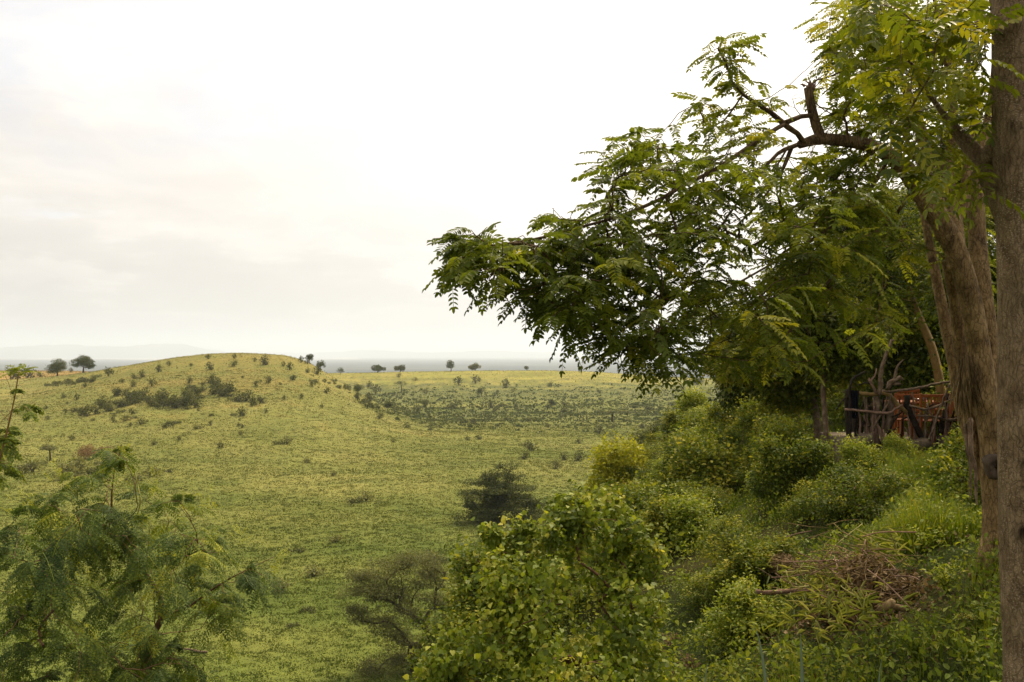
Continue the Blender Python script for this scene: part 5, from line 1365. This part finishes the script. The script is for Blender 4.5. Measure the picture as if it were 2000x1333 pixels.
grove_tree(1760, 30, [(1762, 800, 1), (1764, 720, .9), (1760, 640, .8), (1755, 540, .6)], [(1760, 560, 100, 0), (1700, 400, 100, 0), (1800, 440, 110, 0), (1740, 690, 90, 2), (1830, 640, 90, 1)], 'tall dark tree behind the orange chairs', 34000, .12, .2, seed=5)
grove_tree(1880, 26, [(1882, 800, 1), (1880, 700, .9), (1884, 600, .8), (1878, 480, .6)], [(1880, 500, 90, 0), (1920, 620, 80, 0), (1840, 740, 70, 1), (1930, 420, 90, 0), (1900, 740, 80, 1), (1880, 330, 80, 0), (1950, 760, 60, 0)], 'tall dark tree behind the leaning tree', 34000, .11, .16, seed=6)
grove_tree(1700, 40, [(1702, 790, 1), (1700, 700, .9), (1705, 600, .8)], [(1640, 660, 110, 0), (1720, 700, 110, 0), (1800, 700, 110, 0), (1560, 700, 90, 0), (1880, 700, 110, 0), (1620, 760, 60, 0), (1700, 770, 60, 0), (1800, 780, 60, 0)], 'broad dark tree closing the back of the grove', 42000, .16, .25, seed=7, tint=(.22, .12))
grove_tree(1960, 17, [(1962, 850, 1), (1960, 700, .9), (1965, 500, .8)], [(1960, 560, 110, 0), (1985, 400, 120, 0), (1940, 720, 60, 1), (1990, 760, 110, 0), (2020, 250, 130, 0), (1975, 860, 40, .5)], 'dark tree mostly hidden by the close pale trunk', 26000, .08, .12, seed=8)
grove_tree(1570, 14.5, [(1640, 700, .01), (1690, 560, .01)], [(1500, 560, 60, 0), (1580, 500, 80, 0), (1660, 480, 80, 0), (1560, 620, 60, 0), (1640, 400, 70, 0), (1480, 630, 45, 0), (1700, 340, 70, 0), (1590, 400, 60, 0)], 'mid green tree leaning out between the long branch and the grove', 30000, .062, .05, 'bark_tree', seed=9, tint=(.5, .17)) if False else None

# leaning bare yellow pole trunk
mb = MB(); t = thing('ochre_tree', 'leaning smooth ochre stem rising behind the orange chairs', 'tree', (P(1848, 852, 20)[0], 20, zat(P(1848, 852, 20)[0], 20)))
base = np.array(t.location)
s_ = Tree(.15); s_.limb([(*(P(a, b_, 20) - base), r_ * 20 / F) for a, b_, r_ in [(1852, 870, 10), (1843, 800, 10), (1836, 750, 9.5), (1826, 700, 9), (1815, 665, 8.5), (1800, 630, 7.5), (1788, 598, 6), (1775, 560, 4), (1760, 520, 3)]])
lbs = [P(1740, 500, 20) - base, P(1790, 500, 20.5) - base, P(1720, 550, 19.5) - base, P(1800, 550, 20.5) - base, P(1770, 430, 20) - base, P(1700, 470, 20) - base]
s_.grow(np.array([q_ + rg.normal(0, .35, 3) for q_ in lbs for _ in range(7)]), rg, droop=.05)
s_.bark(mb, .009, .4, sides=(3, 4, 10), rmax=.04, rng=rg); mb.build('trunk', M['bark_ochre'], t)
ep, ed, wh = s_.ends(4); m = 9; mb = MB(); n = len(ep) * m
pinnate(mb, np.repeat(ep, m, 0) + rg.normal(0, .22, (n, 3)), rg.normal(0, 1, (n, 3)) + (0, 0, -.2), np.array([0, 0, 1.0]) + rg.normal(0, .3, (n, 3)), .35, rg, K=4, lf=.10, wf=.04, droop=.5, tint=np.clip(.5 + rg.normal(0, .2, len(s_.tips))[np.repeat(wh, m)], 0, 1), shape='dia')
mb.build('crown', M['lf_grove'], t)

# understorey shrubs closing the back of the grove
for i_, (px, py, d, sc) in enumerate([(1700, 800, 30, 1.5), (1740, 800, 33, 1.6), (1790, 800, 30, 1.6), (1830, 800, 33, 1.6), (1880, 810, 26, 1.5), (1930, 830, 20, 1.3), (1660, 790, 38, 1.8), (1610, 780, 44, 1.8), (1560, 780, 42, 1.8), (1520, 785, 38, 1.4), (1925, 880, 13, .6), (1975, 900, 12, .8)]):
    put_bush([1, 0, 1][i_ % 3], (px - 1000) / F * d, d, sc, 'dark understorey bush at the back of the grove', 'understorey bushes of the grove', hs=1.1)

# ------------------------------------------------------------------ terrace, branch fence, table and chairs
rg = np.random.default_rng(61)
DF = 18.5; kf = DF / F


def Q(px, py, off=0.0):
    """photo pixel on the fence plane, moved off metres away from the camera"""
    return P(px, py, DF + off)


zt = Q(1700, 872)[2]      # terrace floor level
fx0, fx1 = Q(1658, 0)[0], Q(1990, 0)[0]
# stone platform: irregular stones with a slab of rammed earth behind them
t = thing('stone_platform', 'low terrace of rough brown stones under the branch fence', 'terrace', ((fx0 + fx1) / 2, DF, zt))
base = np.array(t.location)
bm_ = MB()
fl = np.array([(fx0 + .12, DF + .12, zt), (fx1, DF + .12, zt), (fx1 + .4, DF + 3.4, zt), (fx0 + .5, DF + 3.4, zt)]) - base
V = np.vstack([fl, fl - (0, 0, .7)])
bm_.add(V, np.array([(0, 1, 2, 3), (0, 4, 5, 1), (1, 5, 6, 2), (2, 6, 7, 3), (3, 7, 4, 0)]))
bm_.build('terrace_floor', M['stone'], t, smooth=False)


def stone(mb, c, sx, sy, sz, rng):
    th = np.linspace(0, 6.283, 9)[:-1]; V = []
    for z_, f_ in ((-1, .8), (-.4, 1.05), (.45, 1.0), (1, .72)):
        for a in th: V.append((math.copysign(abs(math.cos(a)) ** .6, math.cos(a)) * sx * f_, math.copysign(abs(math.sin(a)) ** .6, math.sin(a)) * sy * f_, z_ * sz))
    V = np.array(V) * (1 + .07 * rng.normal(size=(32, 1))); V = np.vstack([V, (0, 0, -sz), (0, 0, sz)])
    a = rng.normal(0, .12); ca, sa = math.cos(a), math.sin(a); V = np.stack([V[:, 0] * ca - V[:, 2] * sa, V[:, 1], V[:, 0] * sa + V[:, 2] * ca], 1)
    j = np.arange(8); kk = (j + 1) % 8
    q_ = np.vstack([np.stack([r_ * 8 + j, r_ * 8 + kk, r_ * 8 + 8 + kk, r_ * 8 + 8 + j], -1) for r_ in range(3)])
    mb.add(V + c, [q_, np.stack([kk, j, np.full(8, 32)], -1), np.stack([24 + j, 24 + kk, np.full(8, 33)], -1)])


mb = MB()
for row in range(3):
    x = fx0 - .02
    while x < fx1:
        w_ = rg.uniform(.10, .24); h_ = rg.uniform(.06, .09)
        stone(mb, np.array([x + w_ / 2, DF + rg.normal(0, .02), zt - .10 - row * .17 + rg.normal(0, .015)]) - base, w_ / 2 * 1.02, .13, h_, rg); x += w_
mb.build('stone_edging', M['stone'], t)
for px, py, sx, sz in [(1668, 866, .16, .12), (1690, 858, .13, .10), (1745, 866, .15, .09), (1795, 868, .2, .1), (1852, 862, .16, .10), (1765, 880, .12, .08)]:
    mb = MB(); stone(mb, np.zeros(3), sx, .15, sz, rg); o = mb.build('boulder', M['stone']); o.location = tuple(float(v) for v in Q(px, py, -.12))
    tag(o, 'rough brown boulder lying along the foot of the branch fence', 'boulder', 'boulders at the fence foot')

# fence
t = thing('branch_fence', 'rustic fence knotted together from crooked dead branches round the terrace', 'fence', (fx0, DF, zt))
base = np.array(t.location)


def stick(name, rows, mat, sides=8, bump=.10, off=0.0, sub=None):
    mb = MB()
    for rws in (rows if isinstance(rows[0], list) else [rows]):
        q_ = np.array([(*(Q(a, b_, off) - base), r_ * kf * .86) for a, b_, r_ in rws])
        s_ = smooth_poly(q_, .07); p_ = s_[:, :3] + rg.normal(0, .006, (len(s_), 3)); tube(mb, p_, s_[:, 3], sides, bump=bump, rng=rg)
    return mb.build(name, M[mat], t)


stick('post', [(1656, 905, 5.5), (1656, 850, 5), (1654, 800, 5), (1655, 762, 5)], 'wood_dark', off=-.02)
stick('post', [(1660, 895, 3.5), (1661, 840, 3.4), (1659, 790, 3.2), (1661, 752, 3), (1671, 736, 2.8), (1691, 725, 2.2)], 'wood_dark', off=-.12)
stick('post', [[(1717, 772, 5.5), (1720, 745, 5), (1722, 718, 4.6), (1730, 695, 4), (1738, 675, 3), (1741, 663, 2.2)], [(1741, 668, 2.2), (1746, 664, 1.5)]], 'wood_grey', off=-.08)
stick('post', [[(1712, 768, 3), (1703, 752, 3), (1700, 748, 2.4), (1708, 735, 2), (1712, 720, 1.4)], [(1703, 752, 2.4), (1696, 742, 2)], [(1706, 752, 2), (1697, 738, 1.2)]], 'wood_pink', off=-.1)
stick('rail', [(1650, 801, 2.8), (1690, 804, 3), (1733, 808, 3.2), (1748, 800, 2.6), (1762, 791, 2)], 'wood_pink', off=-.16)
stick('rail', [(1678, 767, 4), (1700, 771, 4), (1728, 769, 4.5), (1744, 778, 4.5), (1755, 793, 5), (1772, 806, 4)], 'bark_ochre', off=-.05)
stick('rail', [(1723, 763, 2.4), (1738, 766, 2.6), (1765, 762, 3), (1795, 758, 3), (1825, 751, 3), (1857, 746, 2.4)], 'wood_grey', off=-.14)
stick('rail', [(1775, 792, 2.6), (1805, 800, 3), (1830, 794, 3), (1862, 780, 2.6), (1885, 770, 2)], 'wood_grey', off=-.05)
stick('rail', [(1790, 811, 2.2), (1826, 815, 2.8), (1850, 820, 3.2), (1880, 815, 2.6), (1912, 808, 2)], 'wood_grey', off=-.1)
stick('rail', [(1846, 826, 3), (1862, 838, 3), (1872, 848, 2)], 'wood_grey', off=-.05)
stick('brace', [(1857, 748, 2.4), (1846, 772, 2.4), (1834, 805, 2.4), (1820, 842, 2.5), (1808, 872, 2.5), (1793, 900, 2)], 'wood_grey', off=-.2)
stick('brace', [(1742, 772, 2.4), (1730, 795, 2.4), (1715, 820, 2.5), (1706, 838, 2.4)], 'wood_grey', off=-.12)
stick('brace', [(1771, 772, 6.5), (1774, 800, 7.5), (1786, 825, 7.5), (1797, 848, 7), (1808, 870, 6)], 'wood_dark', off=0)
stick('stump', [(1715, 870, 9), (1707, 845, 8.5), (1710, 815, 8), (1714, 790, 7.5), (1712, 772, 6.5)], 'wood_grey', sides=10, bump=.16)
stick('stump', [[(1742, 872, 8), (1736, 840, 7), (1738, 810, 7.5), (1742, 785, 6), (1735, 765, 5)], [(1740, 830, 4), (1752, 812, 3), (1758, 798, 2)]], 'wood_grey', sides=10, bump=.16, off=.05)
stick('stump', [(1728, 868, 5), (1722, 850, 4.5), (1714, 832, 3.5), (1710, 822, 2.5)], 'wood_pink', bump=.12, off=-.1)
stick('stump', [[(1734, 762, 5), (1738, 748, 5.5), (1748, 742, 6), (1757, 738, 4.5), (1763, 744, 2.5)], [(1745, 746, 4), (1750, 728, 3), (1752, 716, 2.4), (1765, 703, 1.5)], [(1742, 750, 4), (1752, 752, 4), (1760, 750, 2)]], 'wood_grey', bump=.2, off=-.05)
stick('stump', [[(1688, 870, 5), (1678, 845, 4), (1688, 826, 3.5), (1699, 800, 3), (1696, 775, 2.5)], [(1678, 845, 3), (1670, 825, 2.5)]], 'wood_dark', bump=.15, off=.05)
stick('post', [(1828, 884, 6), (1836, 855, 6.5), (1842, 825, 6), (1848, 795, 5), (1852, 770, 3)], 'wood_dark', bump=.14)
stick('post', [[(1872, 880, 5), (1868, 850, 4.5), (1874, 825, 4)], [(1868, 850, 3), (1856, 838, 3), (1845, 835, 2)]], 'wood_grey', bump=.14)
stick('brace', [(1660, 772, 2), (1650, 778, 2), (1640, 790, 1.6), (1634, 802, 1)], 'wood_dark', off=-.1)
stick('brace', [(1676, 752, 1.5), (1690, 748, 2), (1705, 752, 2)], 'wood_dark', off=-.05)
stick('brace', [(1725, 840, 2), (1729, 865, 2.4), (1728, 885, 2.2)], 'wood_pink', off=-.2)
for a in range(38):
    x_ = rg.uniform(1664, 1885); y0_ = rg.uniform(860, 888); y1_ = rg.uniform(765, 815)
    stick('post', [(x_, y0_, 2.6), (x_ + rg.normal(0, 4), (y0_ + y1_) / 2, 2.3), (x_ + rg.normal(0, 8), y1_, 1.6)], ['wood_grey', 'wood_dark', 'wood_pink'][a % 3], 6, off=rg.uniform(-.1, .15))
for a in range(26):
    x_, y_ = rg.uniform(1665, 1880), rg.uniform(790, 860); l_ = rg.uniform(15, 38); th = rg.uniform(-1.2, 1.2) + math.pi / 2
    stick('brace', [(x_, y_, 1.8), (x_ + math.cos(th) * l_ * .5 + rg.normal(0, 3), y_ - math.sin(th) * l_ * .5, 1.6), (x_ + math.cos(th) * l_, y_ - math.sin(th) * l_, 1)], rg.choice(['wood_grey', 'wood_dark']), 5, off=rg.uniform(-.1, .1))

for px, py, sc, wh_ in [(1740, 905, .33, 'below the gnarled stumps'), (1775, 900, .28, 'below the thick dark brace'), (1700, 925, .35, 'below the blue cloth'), (1665, 935, .4, 'below the dark end post'), (1820, 905, .22, 'below the right end')]:
    b_ = hit(px, py + 12, 6, 30); put_bush([2, 0, 3][int(px) % 3], b_[0], b_[1], sc, 'small green bush at the foot of the branch fence, ' + wh_, 'small bushes at the fence foot', hs=1.1)
# dark blue cloth hung over the fence
n_, m_ = 14, 18; V = []
for i_ in range(m_):
    for j_ in range(n_):
        u_, v_ = j_ / (n_ - 1), i_ / (m_ - 1)
        wdt = 17 - 5 * v_
        V.append(Q(1661 + u_ * wdt + 2 * v_, 763 + v_ * 55, -.10 + .03 * math.sin(u_ * 17 + v_ * 2) * (.4 + v_)) + (0, 0, .004 * math.sin(u_ * 9)))
V = np.array(V); q_ = np.array([(i_ * n_ + j_, i_ * n_ + j_ + 1, (i_ + 1) * n_ + j_ + 1, (i_ + 1) * n_ + j_) for i_ in range(m_ - 1) for j_ in range(n_ - 1)])
o = mesh_np('hanging_cloth', np.vstack([V, V + (0, .012, 0)]), [np.vstack([q_, q_[:, ::-1] + len(V)])], M['cloth_blue'])
tag(o, 'dark blue cloth hung over the left end of the branch fence', 'cloth')


# table and chairs
def box(mb, c, s, bev=.006):
    x, y, z = np.asarray(s, float) / 2; b = min(bev, x * .4, y * .4, z * .4); V = []
    for zz, ins in ((-z, b), (-z + b, 0), (z - b, 0), (z, b)):
        xx, yy = x - ins, y - ins
        V += [(-xx, -yy, zz), (xx, -yy, zz), (xx, yy, zz), (-xx, yy, zz)]
    V = np.array(V) + c; qs = [(3, 2, 1, 0), (12, 13, 14, 15)]
    for r_ in range(3):
        for j_ in range(4): qs.append((r_ * 4 + j_, r_ * 4 + (j_ + 1) % 4, r_ * 4 + 4 + (j_ + 1) % 4, r_ * 4 + 4 + j_))
    mb.add(V, np.array(qs))


def chair(x, y, rz, label):
    t = thing('wooden_chair', label, 'chair', (x, y, zt), 'orange wooden chairs on the terrace'); t.rotation_euler.z = rz
    mb = MB()
    for a in range(6): box(mb, (0, -.20 + a * .08, .44), (.46, .065, .022))
    mb.build('seat', M['paint_orange'], t, smooth=False)
    mb = MB()
    for z_ in (.52, .92): box(mb, (0, .235, z_), (.40, .03, .055))
    for a in range(6): box(mb, (-.15 + a * .06, .235, .72), (.022, .02, .346))
    mb.build('backrest', M['paint_orange'], t, smooth=False)
    for sx in (-1, 1):
        mb = MB(); box(mb, (sx * .215, -.215, .21), (.045, .045, .42)); mb.build('leg', M['paint_orange'], t, smooth=False)
        mb = MB(); box(mb, (sx * .225, .235, .48), (.045, .045, .96)); mb.build('leg', M['paint_orange'], t, smooth=False)
        mb = MB(); box(mb, (sx * .225, .0, .645), (.05, .44, .028)); box(mb, (sx * .225, -.2, .54), (.03, .03, .18)); mb.build('armrest', M['paint_orange'], t, smooth=False)
    return t


cx = lambda px, y: (px - 1000) / F * y
chair(cx(1770, 19.3), 19.3, 2.9, 'orange slatted chair nearest the dark blue cloth, left of the table')
chair(cx(1812, 19.1), 19.1, math.pi, 'orange slatted chair in front of the table, right of the thick dark brace')
chair(cx(1856, 19.4), 19.4, 3.5, 'orange slatted chair half hidden by the stems of the leaning tree')
chair(cx(1785, 21.2), 21.2, .1, 'orange slatted chair on the far side of the table')
t = thing('wooden_table', 'orange wooden table behind the branch fence', 'table', (cx(1806, 20.2), 20.2, zt))
mb = MB()
for a in range(7): box(mb, (0, -.36 + a * .12, .745), (1.35, .108, .03))
mb.build('tabletop', M['paint_orange'], t, smooth=False)
for sy in (-1, 1):
    mb = MB(); box(mb, (0, sy * .33, .69), (1.18, .03, .07)); mb.build('apron', M['paint_orange'], t, smooth=False)
for sx in (-1, 1):
    for sy in (-1, 1):
        mb = MB(); box(mb, (sx * .58, sy * .30, .355), (.07, .07, .71)); mb.build('leg', M['paint_orange'], t, smooth=False)


def lathe(prof, n=16):
    th = np.arange(n) / n * 6.2832; V = np.concatenate([np.stack([np.cos(th) * r_, np.sin(th) * r_, np.full(n, z_)], 1) for r_, z_ in prof])
    j = np.arange(n); k_ = (j + 1) % n
    return V, np.vstack([np.stack([a * n + j, a * n + k_, (a + 1) * n + k_, (a + 1) * n + j], -1) for a in range(len(prof) - 1)])


V, q_ = lathe([(.001, .004), (.06, .004), (.10, .02), (.125, .05), (.12, .055), (.09, .03), (.001, .018)])
o = mesh_np('bowl', V, [q_], M['white']); o.location = (cx(1797, 20.0), 20.0, zt + .762); tag(o, 'white bowl standing on the orange table', 'bowl')
V, q_ = lathe([(.001, .003), (.03, .003), (.042, .08), (.04, .085), (.03, .02), (.001, .012)])
o = mesh_np('cup', V, [q_], M['white']); o.location = (cx(1806, 20.05), 20.05, zt + .762); tag(o, 'white cup right of the bowl on the orange table', 'cup')

# ------------------------------------------------------------------ cut brush, log and plants in the foreground
rg = np.random.default_rng(71)
gp = lambda px, py: hit(px, py, 3.6, 40)
t = thing('brush_pile', 'heap of cut brush and dead brown leaves on the bank', 'brush pile', gp(1690, 1200)); base = np.array(t.location)
mb = MB()
for a in range(300):
    px, py = rg.normal(1655, 60), rg.normal(1180, 30); c_ = gp(px, py) - base + (0, 0, rg.uniform(0, .48))
    l_ = rg.uniform(.12, .5); th = rg.normal(0, .9); ph = rg.normal(0, .35); d_ = np.array([math.cos(th) * math.cos(ph), math.sin(th) * math.cos(ph), math.sin(ph)])
    tube(mb, [c_ - d_ * l_ * .5, c_ + rg.normal(0, .03, 3), c_ + d_ * l_ * .5], [rg.uniform(.002, .006), .003, .0015], 4, cap=False, tint=rg.uniform(0, 1))
mb.build('twigs', M['straw'], t)
for a in range(46):
    mb = MB(); px, py = rg.normal(1640, 70), rg.normal(1175, 34); c_ = gp(px, py) - base + (0, 0, rg.uniform(.15, .5)); l_ = rg.uniform(.25, .7); th = rg.normal(0, .8); ph = rg.normal(0, .4); d_ = np.array([math.cos(th) * math.cos(ph), math.sin(th) * math.cos(ph), math.sin(ph)])
    tube(mb, smooth_poly([c_ - d_ * l_ * .5, c_ + rg.normal(0, .05, 3), c_ + d_ * l_ * .5], .06), .0045 * rg.uniform(.7, 1.6), 5, tint=rg.uniform(.4, 1))
    mb.build('cut_stem', M['wood_pink' if a % 3 else 'lf_frond'], t)
mb = MB(); n = 6000
px = rg.normal(1680, 72, n); py = rg.normal(1180, 36, n); ctr = gp(1680, 1180) - base
p = np.stack([rg.normal(0, .24, n), rg.normal(0, .36, n), np.zeros(n)], 1) + ctr; w_ = p + base
p[:, 2] = land(w_[:, 0], w_[:, 1]) - base[2] + rg.uniform(0, 1, n) * .46 * np.exp(-((p[:, 0] - ctr[0]) / .35) ** 2 - ((p[:, 1] - ctr[1]) / .4) ** 2) + .02
s = .05 * rg.uniform(.4, 1.3, n)
leaves(mb, p, rg.normal(0, 1, (n, 3)), np.array([0, 0, .6]) + rg.normal(0, .7, (n, 3)), s, s * .5, rg.uniform(.1, .8, n), 'oval')
mb.build('dead_leaves', M['lf_litter'], t)
mb = MB(); n = 130
px = np.concatenate([rg.normal(1610, 60, 80), rg.normal(1720, 40, 30), rg.normal(1570, 40, 20)]); py = np.concatenate([rg.normal(1250, 38, 80), rg.normal(1130, 22, 30), rg.normal(1180, 20, 20)])
p = np.array([gp(a, b_) for a, b_ in zip(px, py)]) - base + (0, 0, .30)
th = rg.uniform(0, 6.28, n)
for a in range(n):
    m = 7; d_ = np.stack([np.cos(th[a] + rg.normal(0, .5, m)), np.sin(th[a] + rg.normal(0, .9, m)), rg.uniform(-.8, .8, m)], 1)
    leaves(mb, np.repeat(p[a:a + 1], m, 0), d_, np.array([0, 0, 1.0]) + rg.normal(0, .4, (m, 3)), rg.uniform(.05, .20, m), rg.uniform(.006, .013, m), np.clip(.35 + rg.normal(0, .25, m), 0, 1), 'oval')
mb.build('cut_fronds', M['lf_frond'], t)

mb = MB(); a, b_ = gp(1478, 1172) * .88, gp(1618, 1180); q_ = np.array([P(1476, 1156, a[1]), P(1500, 1158, a[1]), P(1550, 1154, a[1] + .05), P(1590, 1153, a[1] + .1), P(1625, 1148, a[1] + .15)])
q_[:, 2] = np.maximum(q_[:, 2], land(q_[:, 0], q_[:, 1]) + .03)
k_ = q_[0] + (q_[0] - q_[1]) * .2
s_ = smooth_poly(q_, .04); tube(mb, s_, np.linspace(.026, .017, len(s_)), 10, bump=.08, rng=rg)
tag(mb.build('dead_branch', M['wood_pink']), 'straight broken brown branch lying at the left of the brush pile', 'branch')
for (rows, lab) in [([(1658, 1150), (1657, 1120), (1652, 1094)], 'short pale upright stick poking out of the brush pile'), ([(1726, 1115), (1728, 1095)], 'tiny stick standing right of the pale one in the brush'), ([(1758, 1230), (1757, 1195)], 'thin stick standing beside the pale split wood')]:
    dd = gp(rows[0][0], rows[0][1] + 12)[1]; mb = MB(); q_ = [P(a, b_, dd) for a, b_ in rows]; tube(mb, [q_[0] - (0, 0, .08)] + q_, [.008, .007] + [.005] * (len(rows) - 1), 6, bump=.1)
    tag(mb.build('stick', M['wood_pink']), lab, 'stick')
mb = MB(); c_ = P(1738, 1188, gp(1738, 1195)[1] * .93)
tube(mb, [c_ + (-.10, 0, -.03), c_ + (-.04, 0, .0), c_ + (.02, .02, .03), c_ + (.04, .03, .06)], [.018, .035, .04, .022], 8, bump=.18, rng=rg)
tube(mb, [c_ + (.02, .02, .02), c_ + (.10, .0, .0), c_ + (.13, .0, -.01)], [.02, .032, .02], 8, bump=.2, rng=rg)
tag(mb.build('split_wood', M['straw']), 'pale split piece of wood on top of the brush pile', 'wood')

# dead bundle of creeper left behind the pile
t_c = gp(1528, 1135) + (0, 0, .08); mb = MB()
for a in range(260):
    th = rg.uniform(0, 6.28); r_ = .20 * rg.uniform(.6, 1.0); el = rg.uniform(-.2, 1.2)
    q_ = []
    for s2 in np.linspace(0, 1.3, 6):
        q_.append(t_c + np.array([math.cos(th + s2) * math.cos(el) * r_ * 1.15, math.sin(th + s2) * math.cos(el) * r_, .05 + math.sin(el + .1 * s2) * r_ * .95]))
    tube(mb, np.array(q_) + rg.normal(0, .008, (6, 3)), .0028, 3, cap=False)
n = 500; u = nrm(rg.normal(size=(n, 3))); u[:, 2] = abs(u[:, 2]); leaves(mb, t_c + u * .19 + (0, 0, .03), rg.normal(0, 1, (n, 3)), u, .035, .014, .4)
tag(mb.build('dead_creeper_heap', M['straw']), 'round heap of withered creeper behind the broken branch', 'creeper heap')

# stiff blue green blades coming up from below the frame
for i_, (bx_, by_, tx, ty, d, w_, bend, lab) in enumerate([(1535, 1420, 1475, 1225, 3.3, .013, -8, 'leftmost long blue green blade leaning left at the bottom edge'), (1572, 1420, 1563, 1238, 3.2, .014, 2, 'upright blue green blade at the bottom edge, between two others'),
                                                            (1700, 1400, 1722, 1288, 3.3, .010, 4, 'blue green blade leaning right at the bottom edge'), (1330, 1420, 1382, 1296, 3.6, .012, 40, 'grey green blade arching over to the right near the corner bush')]):
    b0 = P(bx_, by_, d); g_ = zat(b0[0], b0[1]); mb = MB(); n_ = 16; V = []; b1 = np.array([b0[0], b0[1], g_ - .02])
    tp = P(tx, ty, d)
    for s2 in np.linspace(0, 1, n_):
        c_ = b1 * (1 - s2) ** 2 + 2 * (1 - s2) * s2 * (b0 + (0, 0, (tp[2] - b0[2]) * .35)) + tp * s2 ** 2 + np.array([bend * d / F * math.sin(s2 * 3.14) * .5, 0, 0])
        ww = w_ * (1 - s2 ** 2.2) + .0006
        V += [c_ + (-ww, 0, 0), c_ + (0, .35 * ww, 0), c_ + (ww, 0, 0), c_ + (0, .8 * ww, 0)]
    j = np.arange(4); kk = (j + 1) % 4
    mb.add(np.array(V), np.vstack([np.stack([a * 4 + j, a * 4 + kk, a * 4 + 4 + kk, a * 4 + 4 + j], -1) for a in range(n_ - 1)]), .5)
    tag(mb.build('stiff_blade_leaf', M['lf_aloe']), lab, 'plant')

# leafy herbs in the bottom right, each its own plant
def herb(px, py, r_, h_, n, label, mat='lf_vine', leaf=.05, tint=.5, shape='oval', name='leafy_herb', asp=.5):
    c_ = gp(px, py); t = thing(name, label, 'plant', c_); mb = MB(); ml = MB()
    for a in range(max(5, n // 14)):
        th = rg.uniform(0, 6.28); q_ = rg.uniform(.2, 1) * r_; e_ = np.array([math.cos(th) * q_, math.sin(th) * q_, h_ * rg.uniform(.55, 1.05)])
        s_ = smooth_poly([(0, 0, -.05), (e_[0] * .3, e_[1] * .3, e_[2] * .55), e_], .05); tube(mb, s_, np.linspace(.005, .002, len(s_)), 4, cap=False)
        m = 14; idx = rg.integers(len(s_) // 3, len(s_), m)
        leaves(ml, s_[idx] + rg.normal(0, .01, (m, 3)), rg.normal(0, .8, (m, 3)) + (0, 0, -.1), np.array([0, 0, 1.0]) + rg.normal(0, .4, (m, 3)), leaf * rg.uniform(.5, 1.25, m), leaf * asp * rg.uniform(.7, 1.2, m), np.clip(tint + rg.normal(0, .15, m), 0, 1), shape)
    mb.build('stem', M['lf_grass'], t); ml.build('foliage', M[mat], t); return t


herb(1410, 1180, .30, .42, 260, 'dark green broad leaved plant left of the broken branch', 'lf_main', .075, .4, asp=.6)
herb(1350, 1170, .25, .38, 200, 'green broad leaved plant beside the big climber bush', 'lf_vine', .06, .35, asp=.6)
herb(1385, 1265, .22, .30, 180, 'pale leaved herb with drooping leaves near the bottom middle', 'lf_frond', .055, .4)
herb(1790, 1290, .25, .26, 220, 'fresh green herb in the bottom right corner, left one', 'lf_vine', .045, .5)
herb(1890, 1310, .22, .25, 200, 'fresh green herb in the bottom right corner beside the pale trunk', 'lf_vine', .045, .45)
herb(1850, 1160, .28, .28, 220, 'fresh green herb on the bank right of the brush pile', 'lf_vine', .045, .55)
herb(1800, 1080, .28, .30, 220, 'fresh green herb above and right of the brush pile', 'lf_vine', .045, .5)
herb(1925, 1060, .14, .34, 160, 'leafy herb at the foot of the leaning tree', 'lf_vine', .04, .55)
herb(1945, 1130, .12, .26, 120, 'leafy herb against the left side of the pale trunk', 'lf_vine', .04, .5)
herb(1920, 1230, .18, .20, 140, 'small herb behind the yellow flowers', 'lf_bush', .04, .5)
# yellow flowers
c_ = gp(1900, 1228); t = thing('yellow_flowers', 'small patch of pale yellow flowers on the bank near the pale trunk', 'flowers', c_); mb = MB(); n = 240
p = np.stack([rg.normal(0, .06, n), rg.normal(0, .04, n), .09 + rg.normal(0, .010, n)], 1)
leaves(mb, p, rg.normal(0, 1, (n, 3)), np.array([0, 0, 1.0]) + rg.normal(0, .2, (n, 3)), .011, .009, .6); mb.build('petals', M['petal'], t)
mb = MB()
for a in range(40): tube(mb, [(p[a, 0] * .5, p[a, 1] * .5, -.02), p[a]], [.0015, .001], 3, cap=False)
mb.build('stem', M['lf_grass'], t)
# rusty dead stems at the bottom
for px, py, lab in [(1310, 1265, 'rusty withered fern at the edge of the big climber bush'), (1345, 1310, 'rusty withered fern at the bottom edge')]:
    c_ = gp(px, py); mb = MB(); n = 260; th = rg.uniform(0, 6.28, n)
    leaves(mb, c_ + np.stack([rg.normal(0, .06, n), rg.normal(0, .06, n), rg.uniform(.02, .16, n)], 1), np.stack([np.cos(th), np.sin(th), rg.normal(0, .4, n)], 1), np.tile([0, 0, 1.0], (n, 1)) + rg.normal(0, .3, (n, 3)), .045, .009, .5)
    tag(mb.build('withered_fern', M['bark_red']), lab, 'fern')


# ------------------------------------------------------------------ haze
hz, nt, out = new_mat('haze_air')
v = N(nt, 'ShaderNodeVolumePrincipled', Density=.00009, Anisotropy=.3)
v.inputs['Color'].default_value = (.80, .89, 1.0, 1)
L(nt, v, 0, out, 'Volume')
x0, x1, y0, y1, z0, z1 = -42500, 42500, -42500, 42500, -96.5, 420
V = np.array([(x, y, z) for x in (x0, x1) for y in (y0, y1) for z in (z0, z1)], float)
tag(mesh_np('haze', V, [np.array([(0, 1, 3, 2), (4, 6, 7, 5), (0, 4, 5, 1), (2, 3, 7, 6), (0, 2, 6, 4), (1, 5, 7, 3)])], hz, smooth=False), 'pale blue haze in the distance', 'haze', kind='stuff')
